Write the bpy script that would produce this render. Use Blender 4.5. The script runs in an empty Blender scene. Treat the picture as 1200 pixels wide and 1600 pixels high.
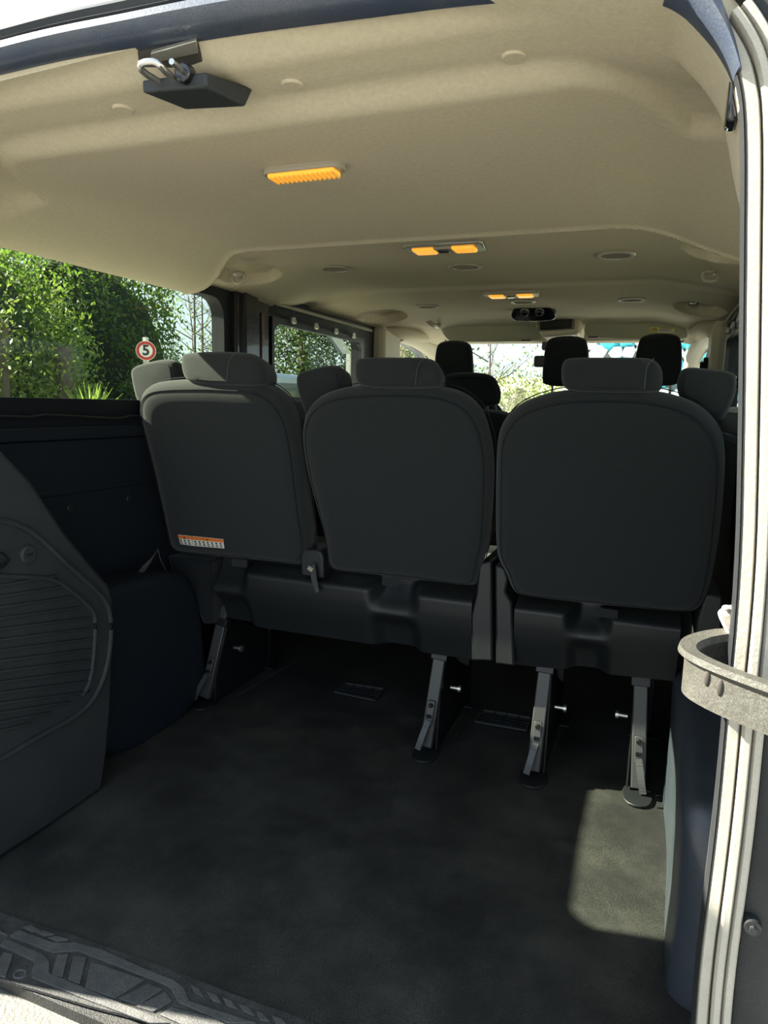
import bpy, bmesh, math, random
from mathutils import Vector, Matrix
from mathutils import noise as mnoise
random.seed(7)
D = bpy.data
SC = bpy.context.scene
COL = SC.collection

# ---------------------------------------------------------------- camera
F_PX = 1087.1145
RX = Vector((0.93317912, -0.07717294, -0.35102858))
RY = Vector((0.35859859, 0.13426203, 0.9237861))
RZ = Vector((0.02416148, 0.98793625, -0.15296463))
CAM = Vector((0.56, -0.75, 0.95))
cd = D.cameras.new('camera')
cd.sensor_fit = 'HORIZONTAL'; cd.sensor_width = 36.0
cd.lens = F_PX / 1200 * 36
cd.clip_start = 0.02; cd.clip_end = 400
co = D.objects.new('camera', cd); COL.objects.link(co)
co.matrix_world = Matrix(((RX[0], RX[1], -RX[2], CAM[0]), (RY[0], RY[1], -RY[2], CAM[1]),
                          (RZ[0], RZ[1], -RZ[2], CAM[2]), (0, 0, 0, 1)))
SC.camera = co

# ---------------------------------------------------------------- world, sun, exposure
SUN_DIR = Vector((1.0, 0.175, -0.72)).normalized()
w = D.worlds.new('world'); SC.world = w; w.use_nodes = True
nt = w.node_tree; nt.nodes.clear()
wo = nt.nodes.new('ShaderNodeOutputWorld'); bg = nt.nodes.new('ShaderNodeBackground')
sky = nt.nodes.new('ShaderNodeTexSky'); sky.sky_type = 'NISHITA'; sky.sun_disc = False
sky.sun_elevation = math.asin(-SUN_DIR.z); sky.sun_rotation = math.atan2(-SUN_DIR.x, -SUN_DIR.y)
sky.air_density = 1.0; sky.dust_density = 3.0
mx = nt.nodes.new('ShaderNodeMixRGB'); mx.blend_type = 'MIX'; mx.inputs[0].default_value = 0.8
mx.inputs[2].default_value = (4.2, 5.2, 6.1, 1)
nt.links.new(sky.outputs[0], mx.inputs[1]); nt.links.new(mx.outputs[0], bg.inputs[0])
bg.inputs[1].default_value = 0.27
nt.links.new(bg.outputs[0], wo.inputs[0])
sl = D.lights.new('sun', 'SUN'); sl.energy = 31.0; sl.angle = math.radians(0.6); sl.color = (1.0, 0.95, 0.82)
so = D.objects.new('sun', sl); COL.objects.link(so)
so.rotation_euler = SUN_DIR.to_track_quat('-Z', 'Y').to_euler(); so.location = (-10, -5, 12)
SC.view_settings.view_transform = 'Standard'; SC.view_settings.look = 'None'
SC.view_settings.gamma = 1.0; SC.view_settings.use_curve_mapping = False
SC.view_settings.exposure = 0.30

# ---------------------------------------------------------------- measuring helpers (pixel of the 1200x1600 photo -> point on a known plane)
def ray(px, py):
    d = Vector((px - 600, 800 - py, F_PX))
    return Vector((RX.dot(d), RY.dot(d), RZ.dot(d)))
def at(px, py, x=None, y=None, z=None):
    d = ray(px, py)
    if x is not None: t = (x - CAM.x) / d.x
    elif y is not None: t = (y - CAM.y) / d.y
    else: t = (z - CAM.z) / d.z
    return CAM + d * t
def on(px, py, p0, n):
    d = ray(px, py); return CAM + d * ((p0 - CAM).dot(n) / d.dot(n))

# ---------------------------------------------------------------- materials
def mat(name, col, rough=0.6, metal=0.0, bump=0.0, bscale=200.0, var=0.0, vscale=8.0, spec=0.5, sheen=0.0,
        emit=None, estr=0.0, dust=0.0, dustcol=(0.30, 0.29, 0.24), dscale=9.0, coat=0.0, transl=None):
    m = D.materials.new(name); m.use_nodes = True
    n = m.node_tree.nodes; l = m.node_tree.links
    b = n['Principled BSDF']
    b.inputs['Base Color'].default_value = (*col, 1); b.inputs['Roughness'].default_value = rough
    b.inputs['Metallic'].default_value = metal; b.inputs['Specular IOR Level'].default_value = spec
    b.inputs['Coat Weight'].default_value = coat
    if sheen: b.inputs['Sheen Weight'].default_value = sheen
    if emit: b.inputs['Emission Color'].default_value = (*emit, 1); b.inputs['Emission Strength'].default_value = estr
    tc = n.new('ShaderNodeTexCoord')
    cur = None
    if var:
        t = n.new('ShaderNodeTexNoise'); t.inputs['Scale'].default_value = vscale; t.inputs['Detail'].default_value = 6
        l.new(tc.outputs['Object'], t.inputs['Vector'])
        r = n.new('ShaderNodeValToRGB')
        r.color_ramp.elements[0].position = 0.3; r.color_ramp.elements[1].position = 0.7
        r.color_ramp.elements[0].color = (*[c * (1 - var) for c in col], 1)
        r.color_ramp.elements[1].color = (*[min(1, c * (1 + var)) for c in col], 1)
        l.new(t.outputs['Fac'], r.inputs[0]); cur = r.outputs[0]
    if dust:
        t = n.new('ShaderNodeTexNoise'); t.inputs['Scale'].default_value = dscale; t.inputs['Detail'].default_value = 8
        t.inputs['Roughness'].default_value = 0.7
        l.new(tc.outputs['Object'], t.inputs['Vector'])
        t2 = n.new('ShaderNodeTexNoise'); t2.inputs['Scale'].default_value = 700; l.new(tc.outputs['Object'], t2.inputs['Vector'])
        mm = n.new('ShaderNodeMath'); mm.operation = 'MULTIPLY'; l.new(t.outputs['Fac'], mm.inputs[0]); l.new(t2.outputs['Fac'], mm.inputs[1])
        mr = n.new('ShaderNodeMapRange'); mr.inputs[1].default_value = 0.2; mr.inputs[2].default_value = 0.42
        mr.inputs[3].default_value = 0.0; mr.inputs[4].default_value = dust
        l.new(mm.outputs[0], mr.inputs[0])
        mi = n.new('ShaderNodeMixRGB'); l.new(mr.outputs[0], mi.inputs[0])
        mi.inputs[1].default_value = (*col, 1); mi.inputs[2].default_value = (*dustcol, 1)
        if cur: l.new(cur, mi.inputs[1])
        cur = mi.outputs[0]
    if cur: l.new(cur, b.inputs['Base Color'])
    if bump:
        t = n.new('ShaderNodeTexNoise'); t.inputs['Scale'].default_value = bscale; t.inputs['Detail'].default_value = 3
        l.new(tc.outputs['Object'], t.inputs['Vector'])
        bp = n.new('ShaderNodeBump'); bp.inputs['Strength'].default_value = bump; bp.inputs['Distance'].default_value = 0.002
        l.new(t.outputs['Fac'], bp.inputs['Height']); l.new(bp.outputs[0], b.inputs['Normal'])
    if transl:
        tr = n.new('ShaderNodeBsdfTranslucent'); tr.inputs[0].default_value = (*transl, 1)
        ms = n.new('ShaderNodeMixShader'); ms.inputs[0].default_value = 0.45
        l.new(b.outputs[0], ms.inputs[1]); l.new(tr.outputs[0], ms.inputs[2])
        l.new(ms.outputs[0], n['Material Output'].inputs[0])
    return m
def glass(name, tint, gl=0.06):
    m = D.materials.new(name); m.use_nodes = True
    n = m.node_tree.nodes; l = m.node_tree.links; n.clear()
    o = n.new('ShaderNodeOutputMaterial'); t = n.new('ShaderNodeBsdfTransparent'); t.inputs[0].default_value = (*tint, 1)
    g = n.new('ShaderNodeBsdfGlossy'); g.inputs['Roughness'].default_value = 0.02
    ms = n.new('ShaderNodeMixShader'); ms.inputs[0].default_value = gl
    l.new(t.outputs[0], ms.inputs[1]); l.new(g.outputs[0], ms.inputs[2]); l.new(ms.outputs[0], o.inputs[0])
    return m
M = dict(
    headliner=mat('beige_headliner_felt', (0.52, 0.462, 0.338), 0.95, bump=0.25, bscale=500, var=0.06, vscale=140, spec=0.1),
    beige=mat('beige_plastic', (0.52, 0.47, 0.34), 0.55, bump=0.1, bscale=600),
    visor=mat('sage_beige_vinyl', (0.40, 0.40, 0.29), 0.7, bump=0.1, bscale=400),
    fabric=mat('charcoal_fabric', (0.020, 0.0235, 0.0240), 0.95, bump=0.5, bscale=900, var=0.25, vscale=600, sheen=0.16, spec=0.15),
    fabric_side=mat('charcoal_side_fabric', (0.010, 0.012, 0.014), 0.9, bump=0.4, bscale=900, sheen=0.15, spec=0.15),
    thread=mat('grey_thread', (0.045, 0.05, 0.05), 0.8),
    plastic=mat('black_grained_plastic', (0.010, 0.012, 0.013), 0.45, bump=0.3, bscale=700, spec=0.5),
    trimpl=mat('dark_trim_plastic', (0.016, 0.019, 0.021), 0.62, bump=0.3, bscale=500, dust=0.07, dustcol=(.2, .2, .18)),
    wall=mat('dark_wall_paint', (0.008, 0.011, 0.016), 0.6, spec=0.3, bump=0.1),
    pillar=mat('dark_pillar_paint', (0.012, 0.010, 0.012), 0.25, coat=0.5),
    brown=mat('bronze_car_paint', (0.10, 0.06, 0.05), 0.3, metal=0.5, coat=0.6),
    floor=mat('black_vinyl_floor', (0.012, 0.0125, 0.0125), 0.55, bump=0.6, bscale=420, dust=0.38, dustcol=(.17, .165, .14), dscale=4),
    matr=mat('grey_rubber_mat', (0.018, 0.019, 0.02), 0.75, bump=0.6, bscale=300, dust=0.25, dscale=14),
    tile=mat('light_rubber_tile', (0.055, 0.055, 0.056), 0.7, bump=0.6, bscale=350, dust=0.3, dscale=20),
    sill=mat('pale_bumper_plastic', (0.095, 0.092, 0.08), 0.6, bump=0.9, bscale=160, var=0.12, vscale=90),
    seal=mat('sky_tinted_rubber_seal', (0.036, 0.048, 0.075), 0.33, bump=0.15, bscale=300, dust=0.15),  # blue of the reflected sky is put into the rubber colour
    jamb=mat('dusty_black_jamb', (0.014, 0.016, 0.018), 0.5, spec=0.3, dust=0.05, dscale=6),
    strip=mat('dusty_grey_strip', (0.34, 0.32, 0.27), 0.7, bump=0.2, bscale=200, dust=0.4, dustcol=(.55, .5, .4), dscale=20),
    stripdark=mat('strip_groove', (0.05, 0.045, 0.04), 0.8),
    bracket=mat('dusty_grey_metal', (0.045, 0.044, 0.037), 0.55, metal=0.2, bump=0.5, bscale=120, dust=0.5, dustcol=(.17, .165, .135), dscale=14),
    arch=mat('satin_arch_plastic', (0.030, 0.038, 0.052), 0.36, bump=0.3, bscale=500, dust=0.15, dustcol=(.2, .2, .18)),
    steel=mat('zinc_steel', (0.55, 0.54, 0.50), 0.3, metal=0.9),
    legm=mat('dark_grey_painted_steel', (0.06, 0.062, 0.062), 0.42, metal=0.3, bump=0.1),
    blackm=mat('black_metal', (0.012, 0.012, 0.013), 0.4, metal=0.2),
    gloss=mat('gloss_black', (0.008, 0.009, 0.012), 0.12, coat=0.4),
    hookp=mat('beige_hook_plastic', (0.33, 0.30, 0.23), 0.4),
    amber=mat('amber_lens', (0.75, 0.36, 0.04), 0.3, emit=(1.0, 0.42, 0.04), estr=0.75),
    amber_dim=mat('amber_rib', (0.6, 0.3, 0.05), 0.3, emit=(1.0, 0.45, 0.05), estr=0.4),
    ventm=mat('taupe_vent_plastic', (0.17, 0.145, 0.105), 0.5),
    venth=mat('vent_dark', (0.03, 0.026, 0.02), 0.8),
    silver=mat('silver_plastic', (0.42, 0.41, 0.36), 0.25, metal=0.6),
    orange=mat('orange_print', (0.80, 0.20, 0.03), 0.5), white=mat('white_print', (0.80, 0.78, 0.68), 0.5),
    ink=mat('black_ink', (0.02, 0.02, 0.02), 0.5), yellow=mat('yellow_print', (0.75, 0.65, 0.12), 0.5),
    red=mat('red_sign_paint', (0.45, 0.03, 0.02), 0.5), signw=mat('white_sign_paint', (0.75, 0.72, 0.66), 0.5),
    post=mat('galvanised_post', (0.45, 0.45, 0.43), 0.5, metal=0.3),
    strap=mat('webbing_strap', (0.055, 0.055, 0.055), 0.8, bump=0.3),
    dim_ground=mat('low_bounce_ground', (0.15, 0.145, 0.135), 0.9, var=0.2, vscale=40),  # dark tone for the added ground patch that lowers rear bounce light
    bounce_slab=mat('bright_bounce_slab', (0.62, 0.60, 0.53), 0.9, var=0.1, vscale=3),  # very pale so the added slabs throw sunlight into the cabin
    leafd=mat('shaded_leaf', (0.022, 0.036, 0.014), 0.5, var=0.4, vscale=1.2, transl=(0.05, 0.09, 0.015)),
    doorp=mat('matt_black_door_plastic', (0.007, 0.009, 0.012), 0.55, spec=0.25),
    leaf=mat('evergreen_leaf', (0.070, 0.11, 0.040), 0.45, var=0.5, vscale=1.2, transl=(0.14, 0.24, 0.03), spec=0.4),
    leaf2=mat('yellow_green_leaf', (0.10, 0.14, 0.035), 0.5, var=0.5, vscale=1.5, transl=(0.19, 0.25, 0.045)),
    leaf3=mat('dusty_olive_leaf', (0.22, 0.23, 0.10), 0.6, var=0.4, vscale=2, transl=(0.2, 0.24, 0.06)),
    palm=mat('palm_leaf', (0.16, 0.24, 0.06), 0.4, transl=(0.25, 0.35, 0.06)),
    bark=mat('bark', (0.09, 0.07, 0.055), 0.9, bump=0.6, bscale=30),
    core=mat('dark_light_block', (0.012, 0.020, 0.010), 0.95),  # dark fill for the light-blocking cores inside the trees
    ground=mat('pale_gravel', (0.36, 0.345, 0.30), 0.9, bump=0.8, bscale=60, var=0.2, vscale=30),
    grass=mat('dry_grass_slope', (0.50, 0.50, 0.24), 0.9, var=0.5, vscale=1.2, bump=1.0, bscale=20),
    carblue=mat('pale_blue_car_paint', (0.18, 0.24, 0.32), 0.25, metal=0.3, coat=0.6),
    carglass=mat('dark_car_glass', (0.03, 0.045, 0.05), 0.08),
    tyre=mat('tyre_rubber', (0.02, 0.02, 0.02), 0.8),
    roofm=mat('grey_roof_sheet', (0.30, 0.31, 0.31), 0.5), render_=mat('pale_render', (0.55, 0.53, 0.46), 0.9),
    stonew=mat('white_painted_stone', (0.72, 0.74, 0.74), 0.8, bump=0.5, bscale=20),
    stoneb=mat('turquoise_painted_stone', (0.03, 0.32, 0.42), 0.7, bump=0.5, bscale=20),
    mortar=mat('grey_mortar', (0.25, 0.27, 0.29), 0.9),
    tinted=glass('tinted_glass', (0.76, 0.79, 0.72), 0.015), clear=glass('clear_glass', (0.92, 0.95, 0.93), 0.04),
    mirrorm=mat('mirror_back', (0.03, 0.03, 0.03), 0.4),
    dash=mat('dark_dashboard', (0.13, 0.135, 0.13), 0.5),
)

# ---------------------------------------------------------------- object helpers
def link(name, bm, m, parent=None, smooth=True, kind=None, bevel=0.0, label=None, sub=0):
    me = D.meshes.new(name)
    bmesh.ops.recalc_face_normals(bm, faces=bm.faces)
    bm.to_mesh(me); bm.free()
    if isinstance(m, str): m = M[m]
    me.materials.append(m)
    o = D.objects.new(name, me); COL.objects.link(o)
    if smooth:
        me.shade_smooth()
        try: me.set_sharp_from_angle(angle=math.radians(38))
        except Exception: pass
    if bevel:
        b = o.modifiers.new('bevel', 'BEVEL'); b.width = bevel; b.segments = 2; b.limit_method = 'ANGLE'; b.angle_limit = math.radians(40)
        b.harden_normals = False
    if sub:
        s = o.modifiers.new('sub', 'SUBSURF'); s.levels = sub; s.render_levels = sub
    if parent is not None:
        o.parent = parent
        o.matrix_parent_inverse = Matrix.Translation(-parent.location)
    if kind: o['kind'] = kind
    if label: o['label'] = label
    return o
def thing(name, label, cat, loc=(0, 0, 0), group=None):
    o = D.objects.new(name, None); COL.objects.link(o); o.location = loc; o.empty_display_size = 0.05
    o['label'] = label; o['category'] = cat
    if group: o['group'] = group
    return o
def tag(o, label, cat, group=None):
    o['label'] = label; o['category'] = cat
    if group: o['group'] = group
    return o
def copy_tree(o, delta, label=None, parent=None):
    c = o.copy(); COL.objects.link(c)
    if parent is None: c.location = o.location + Vector(delta)
    else:
        c.parent = parent; c.matrix_parent_inverse = o.matrix_parent_inverse.copy()
    for ch in list(o.children): copy_tree(ch, delta, None, c)
    if label: c['label'] = label
    return c
NB = bmesh.new
def box(bm, c, s, rot=None):
    m = Matrix.Translation(Vector(c))
    if rot is not None: m = m @ rot.to_4x4()
    m = m @ Matrix.Diagonal((*s, 1))
    bmesh.ops.create_cube(bm, size=1, matrix=m)
def box2(bm, a, b):
    box(bm, [(a[i] + b[i]) / 2 for i in range(3)], [abs(a[i] - b[i]) for i in range(3)])
def beam(bm, p, q, w_, h_, up=Vector((0, 0, 1))):
    p = Vector(p); q = Vector(q); d = (q - p); L = d.length; z = d.normalized()
    x = up.cross(z)
    if x.length < 1e-4: x = Vector((1, 0, 0))
    x.normalize(); y = z.cross(x)
    box(bm, (p + q) / 2, (w_, h_, L), Matrix((x, y, z)).transposed())
def cyl(bm, p, q, r, r2=None, n=16):
    p = Vector(p); q = Vector(q); d = q - p
    m = Matrix.Translation((p + q) / 2) @ d.to_track_quat('Z', 'Y').to_matrix().to_4x4()
    bmesh.ops.create_cone(bm, cap_ends=True, segments=n, radius1=r, radius2=r if r2 is None else r2, depth=d.length, matrix=m)
def ell(bm, c, s, u=16, v=10, rot=None):
    m = Matrix.Translation(Vector(c))
    if rot is not None: m = m @ rot.to_4x4()
    bmesh.ops.create_uvsphere(bm, u_segments=u, v_segments=v, radius=1, matrix=m @ Matrix.Diagonal((*s, 1)))
def tube(bm, pts, r, n=8, closed=False):
    pts = [Vector(p) for p in pts]; rings = []
    N = len(pts); up = Vector((0, 0, 1))
    for i, p in enumerate(pts):
        a = pts[(i - 1) % N] if (closed or i > 0) else p
        b = pts[(i + 1) % N] if (closed or i < N - 1) else p
        d = (b - a).normalized()
        x = up.cross(d)
        if x.length < 1e-3: x = Vector((1, 0, 0)).cross(d)
        x.normalize(); y = d.cross(x)
        rr = r[i] if isinstance(r, (list, tuple)) else r
        rings.append([bm.verts.new(p + x * rr * math.cos(2 * math.pi * k / n) + y * rr * math.sin(2 * math.pi * k / n)) for k in range(n)])
    for i in range(N if closed else N - 1):
        A = rings[i]; B = rings[(i + 1) % N]
        for k in range(n): bm.faces.new((A[k], A[(k + 1) % n], B[(k + 1) % n], B[k]))
    if not closed:
        bm.faces.new(rings[0][::-1]); bm.faces.new(rings[-1])
def prism(bm, pts, d):
    """closed outline (3D points) extruded by vector d"""
    a = [bm.verts.new(Vector(p)) for p in pts]; b = [bm.verts.new(Vector(p) + Vector(d)) for p in pts]
    bm.faces.new(a); bm.faces.new(b[::-1]); n = len(a)
    for i in range(n): bm.faces.new((a[i], b[i], b[(i + 1) % n], a[(i + 1) % n]))
def smooth_closed(pts, it=2):
    for _ in range(it):
        q = []
        for i in range(len(pts)):
            a = pts[i]; b = pts[(i + 1) % len(pts)]
            q += [a * 0.75 + b * 0.25, a * 0.25 + b * 0.75]
        pts = q
    return pts
def smooth_open(pts, it=2):
    pts = [Vector(p) for p in pts]
    for _ in range(it):
        q = [pts[0]]
        for i in range(len(pts) - 1):
            a = pts[i]; b = pts[i + 1]
            q += [a * 0.75 + b * 0.25, a * 0.25 + b * 0.75]
        q.append(pts[-1]); pts = q
    return pts
def cushion(bm, pts, nrm, thick, r=0.02, bulge=0.0, back_inset=0.0, steps=4):
    """padded slab: outline pts on the near plane, extends along nrm by thick, edges rounded by r"""
    pts = smooth_closed([Vector(p) for p in pts], 2)
    c = sum(pts, Vector()) / len(pts); nrm = Vector(nrm).normalized()
    rings = []
    def ring(inset, depth):
        out = []
        for p in pts:
            v = p - c; L = v.length
            out.append(bm.verts.new(c + v * max(0.02, (1 - inset / L)) + nrm * depth))
        rings.append(out)
    # near face centre to edge
    for fct in (0.92, 0.8, 0.6, 0.4, 0.22):
        rr = [bm.verts.new(c + (p - c) * (1 - fct) * 1.0 + nrm * (-bulge * (1 - (1 - fct) ** 2))) for p in pts]
        rings.append(rr)
    for i in range(steps + 1):
        a = i / steps * math.pi / 2
        ring(r * (1 - math.sin(a)), r * (1 - math.cos(a)))
    for i in range(steps + 1):
        a = i / steps * math.pi / 2
        ring(back_inset + r * (1 - math.cos(a)), thick - r + r * math.sin(a))
    for A, B in zip(rings[:-1], rings[1:]):
        n = len(A)
        for k in range(n): bm.faces.new((A[k], A[(k + 1) % n], B[(k + 1) % n], B[k]))
    bm.faces.new(rings[0]); bm.faces.new(rings[-1][::-1])
    return pts
def grid(bm, nu, nv, fn):
    V = [[bm.verts.new(fn(i / (nu - 1), j / (nv - 1))) for j in range(nv)] for i in range(nu)]
    for i in range(nu - 1):
        for j in range(nv - 1): bm.faces.new((V[i][j], V[i + 1][j], V[i + 1][j + 1], V[i][j + 1]))
    return V
def sstep(a, b, x):
    t = max(0, min(1, (x - a) / (b - a))); return t * t * (3 - 2 * t)
def plate_hole(bm, x, th, o, h, r, nn=8):
    """wall plate on plane x (thickness th toward -x*sign), outer rect o=(y0,y1,z0,z1), rounded hole h, radius r"""
    inn = []; out = []
    cs = [(h[1] - r, h[3] - r, 0, o[1], o[3]), (h[0] + r, h[3] - r, 90, o[0], o[3]), (h[0] + r, h[2] + r, 180, o[0], o[2]), (h[1] - r, h[2] + r, 270, o[1], o[2])]
    for k, (cy, cz, a0, Y, Z) in enumerate(cs):
        for i in range(nn + 1):
            a = math.radians(a0 + 90 * i / nn); py = cy + r * math.cos(a); pz = cz + r * math.sin(a)
            inn.append((py, pz)); f = i / nn
            first_y = k in (0, 2)   # start on the y side
            if f <= 0.5:
                g = f * 2
                out.append((Y, pz + (Z - pz) * g) if first_y else (py + (Y - py) * g, Z))
            else:
                g = 2 - f * 2
                out.append((py + (Y - py) * g, Z) if first_y else (Y, pz + (Z - pz) * g))
    N = len(inn)
    L = [[bm.verts.new((xx, p[0], p[1])) for p in q] for q in (inn, out) for xx in (x, x + th)]
    i0, i1, o0, o1 = L
    for k in range(N):
        j = (k + 1) % N
        bm.faces.new((i0[k], i0[j], o0[j], o0[k])); bm.faces.new((i1[k], o1[k], o1[j], i1[j]))
        bm.faces.new((i0[k], i1[k], i1[j], i0[j])); bm.faces.new((o0[k], o0[j], o1[j], o1[k]))
    return inn

# ================================================================ THE SETTING
WX = 0.83      # inner half width at the glass
# ---- van floor
bm = NB()
def ffn(u, v):
    x = -0.83 + 1.66 * u; y = -0.02 + 4.0 * v
    return Vector((x, y, -0.002 + 0.0025 * mnoise.noise(Vector((x * 3, y * 3, 0)))
                   + 0.004 * math.exp(-((x - .58) ** 2 + (y - .28) ** 2) / .004)))
grid(bm, 60, 140, ffn)
r_ = bmesh.ops.extrude_face_region(bm, geom=bm.faces[:])
for v in r_['geom']:
    if isinstance(v, bmesh.types.BMVert): v.co.z = -0.06
link('floor', bm, 'floor', kind='structure')
# ---- outside ground
bm = NB(); box2(bm, (-60, -40, -0.60), (60, 90, -0.55))
link('ground', bm, 'ground', kind='structure')

bm = NB(); box2(bm, (-2.6, 4.6, -0.55), (9, 10.9, -0.53)); box2(bm, (-6.5, 1.8, -0.55), (-1.05, 4.6, -0.53)); link('trim_bounce_slab', bm, 'bounce_slab', kind='structure')  # pale slabs added to bounce sun up to the front headliner
bm = NB(); box2(bm, (-4, -9, -0.55), (4, -.6, -0.545)); link('trim_dim_ground', bm, 'dim_ground', kind='structure')  # unseen dark ground, added to cut bounce light at the rear opening
# ---- ceiling (one moulded headliner)
def edge_y(ax): return 0.865 + 0.26 * sstep(0.42, 0.80, ax)
ZO = [(0, 1.373), (.26, 1.363), (.33, 1.360), (.47, 1.338), (.55, 1.322), (.576, 1.294), (.594, 1.269), (.606, 1.246), (.615, 1.205), (.64, 1.12), (.9, 1.02)]
def ceil_z(x, y):
    ax = abs(x)
    # rear pressed panel, then higher forward panel
    sy = y - min(.19, 9 * max(0, ax - .43) ** 2)
    zr = 1.373 - 0.022 * sstep(0.0, 0.055, sy) - 0.003 * sstep(.05, .11, sy) - 0.020 * sstep(0.115, 0.165, sy) + .006 * sstep(.2, .6, y)
    zf = 1.378 + 0.012 * sstep(1.2, 1.75, y) + 0.018 * sstep(1.78, 1.82, y) - 0.012 * sstep(1.94, 1.99, y) + 0.006 * sstep(2.0, 2.6, y)
    e = edge_y(ax); t = sstep(e, e + 0.035, y)
    z = zr * (1 - t) + zf * t
    z += 0.005 * math.exp(-((y - e) / .012) ** 2) * -1
    # cross section: drop to the sides
    z -= 0.028 * sstep(0.50, 0.70, ax) + 0.028 * sstep(0.64, 0.84, ax)
    # rear corners wrap down to the pillar trims
    def zopen(a):
        for (xa, za), (xb, zb) in zip(ZO[:-1], ZO[1:]):
            if xa <= a <= xb: return za + (zb - za) * (a - xa) / (xb - xa)
        return 1.373
    if y < .45:
        zs = zopen(ax - .13 * sstep(.10, .30, y)) + .001
        fl_ = 1.0 + (z - 1.0) * sstep(.10, .36, y)
        m_ = min(z, zs)
        # soft minimum so that the wrap reads as a rounded moulding
        d_ = z - zs
        if abs(d_) < .012: m_ = min(z, zs) - (.012 - abs(d_)) ** 2 / .048 * sstep(0, .04, y)
        z = max(m_, fl_)
    # hook pods above the wall, bulging down
    for yc in (1.60,):
        z -= 0.026 * math.exp(-((y - yc) / .17) ** 2) * sstep(0.60, 0.78, ax)
    # scooped recess for the hook
    for yc, xc, ry, rx, dp in ((1.25, .68, .13, .085, .034), (2.48, .70, .20, .10, .044)):
        d = ((y - yc) / ry) ** 2 + ((ax - xc) / rx) ** 2
        z += dp * (1 - sstep(0.80, 1.10, d))
    # front: fall towards the windscreen header
    z -= 0.05 * sstep(2.95, 3.45, y)
    return z
bm = NB()
NX, NY = 240, 430
grid(bm, NX, NY, lambda u, v: Vector((-0.835 + 1.67 * u, 0.0 + 3.5 * v, ceil_z(-0.835 + 1.67 * u, 3.5 * v))))
r_ = bmesh.ops.extrude_face_region(bm, geom=bm.faces[:])
for v in r_['geom']:
    if isinstance(v, bmesh.types.BMVert): v.co.z = 1.43
link('ceiling', bm, 'headliner', kind='structure')
# trim plugs pressed in the headliner
for i, (px, py) in enumerate([(457, 137), (193, 175), (803, 92)]):
    p = at(px, py, z=1.345)
    z = ceil_z(p.x, p.y); bm = NB(); cyl(bm, (p.x, p.y, z + .004), (p.x, p.y, z - 0.0025), 0.0165, 0.014, 24)
    tag(link('headliner_plug', bm, 'headliner', bevel=.001), ['round beige plug right of the roof latch', 'round beige plug left of the roof latch',
        'round beige plug farthest right on the rear headliner'][i], 'plug', 'headliner plugs')

# ---- roof skin outside
bm = NB()
prof = [(-0.72, 1.36), (-0.64, 1.42), (-0.4, 1.447), (0, 1.455), (0.4, 1.447), (0.64, 1.42), (0.72, 1.36)]
V = []
for y, k in ((0.05, 1), (0.5, 1.0), (3.4, 1.0)):
    s = 1.0 if y < .2 else 1.22
    V.append([bm.verts.new((a * s, y, z)) for a, z in prof])
for A, B in zip(V[:-1], V[1:]):
    for i in range(6): bm.faces.new((A[i], A[i + 1], B[i + 1], B[i]))
link('trim_roof_skin', bm, 'pillar', kind='structure')

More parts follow.
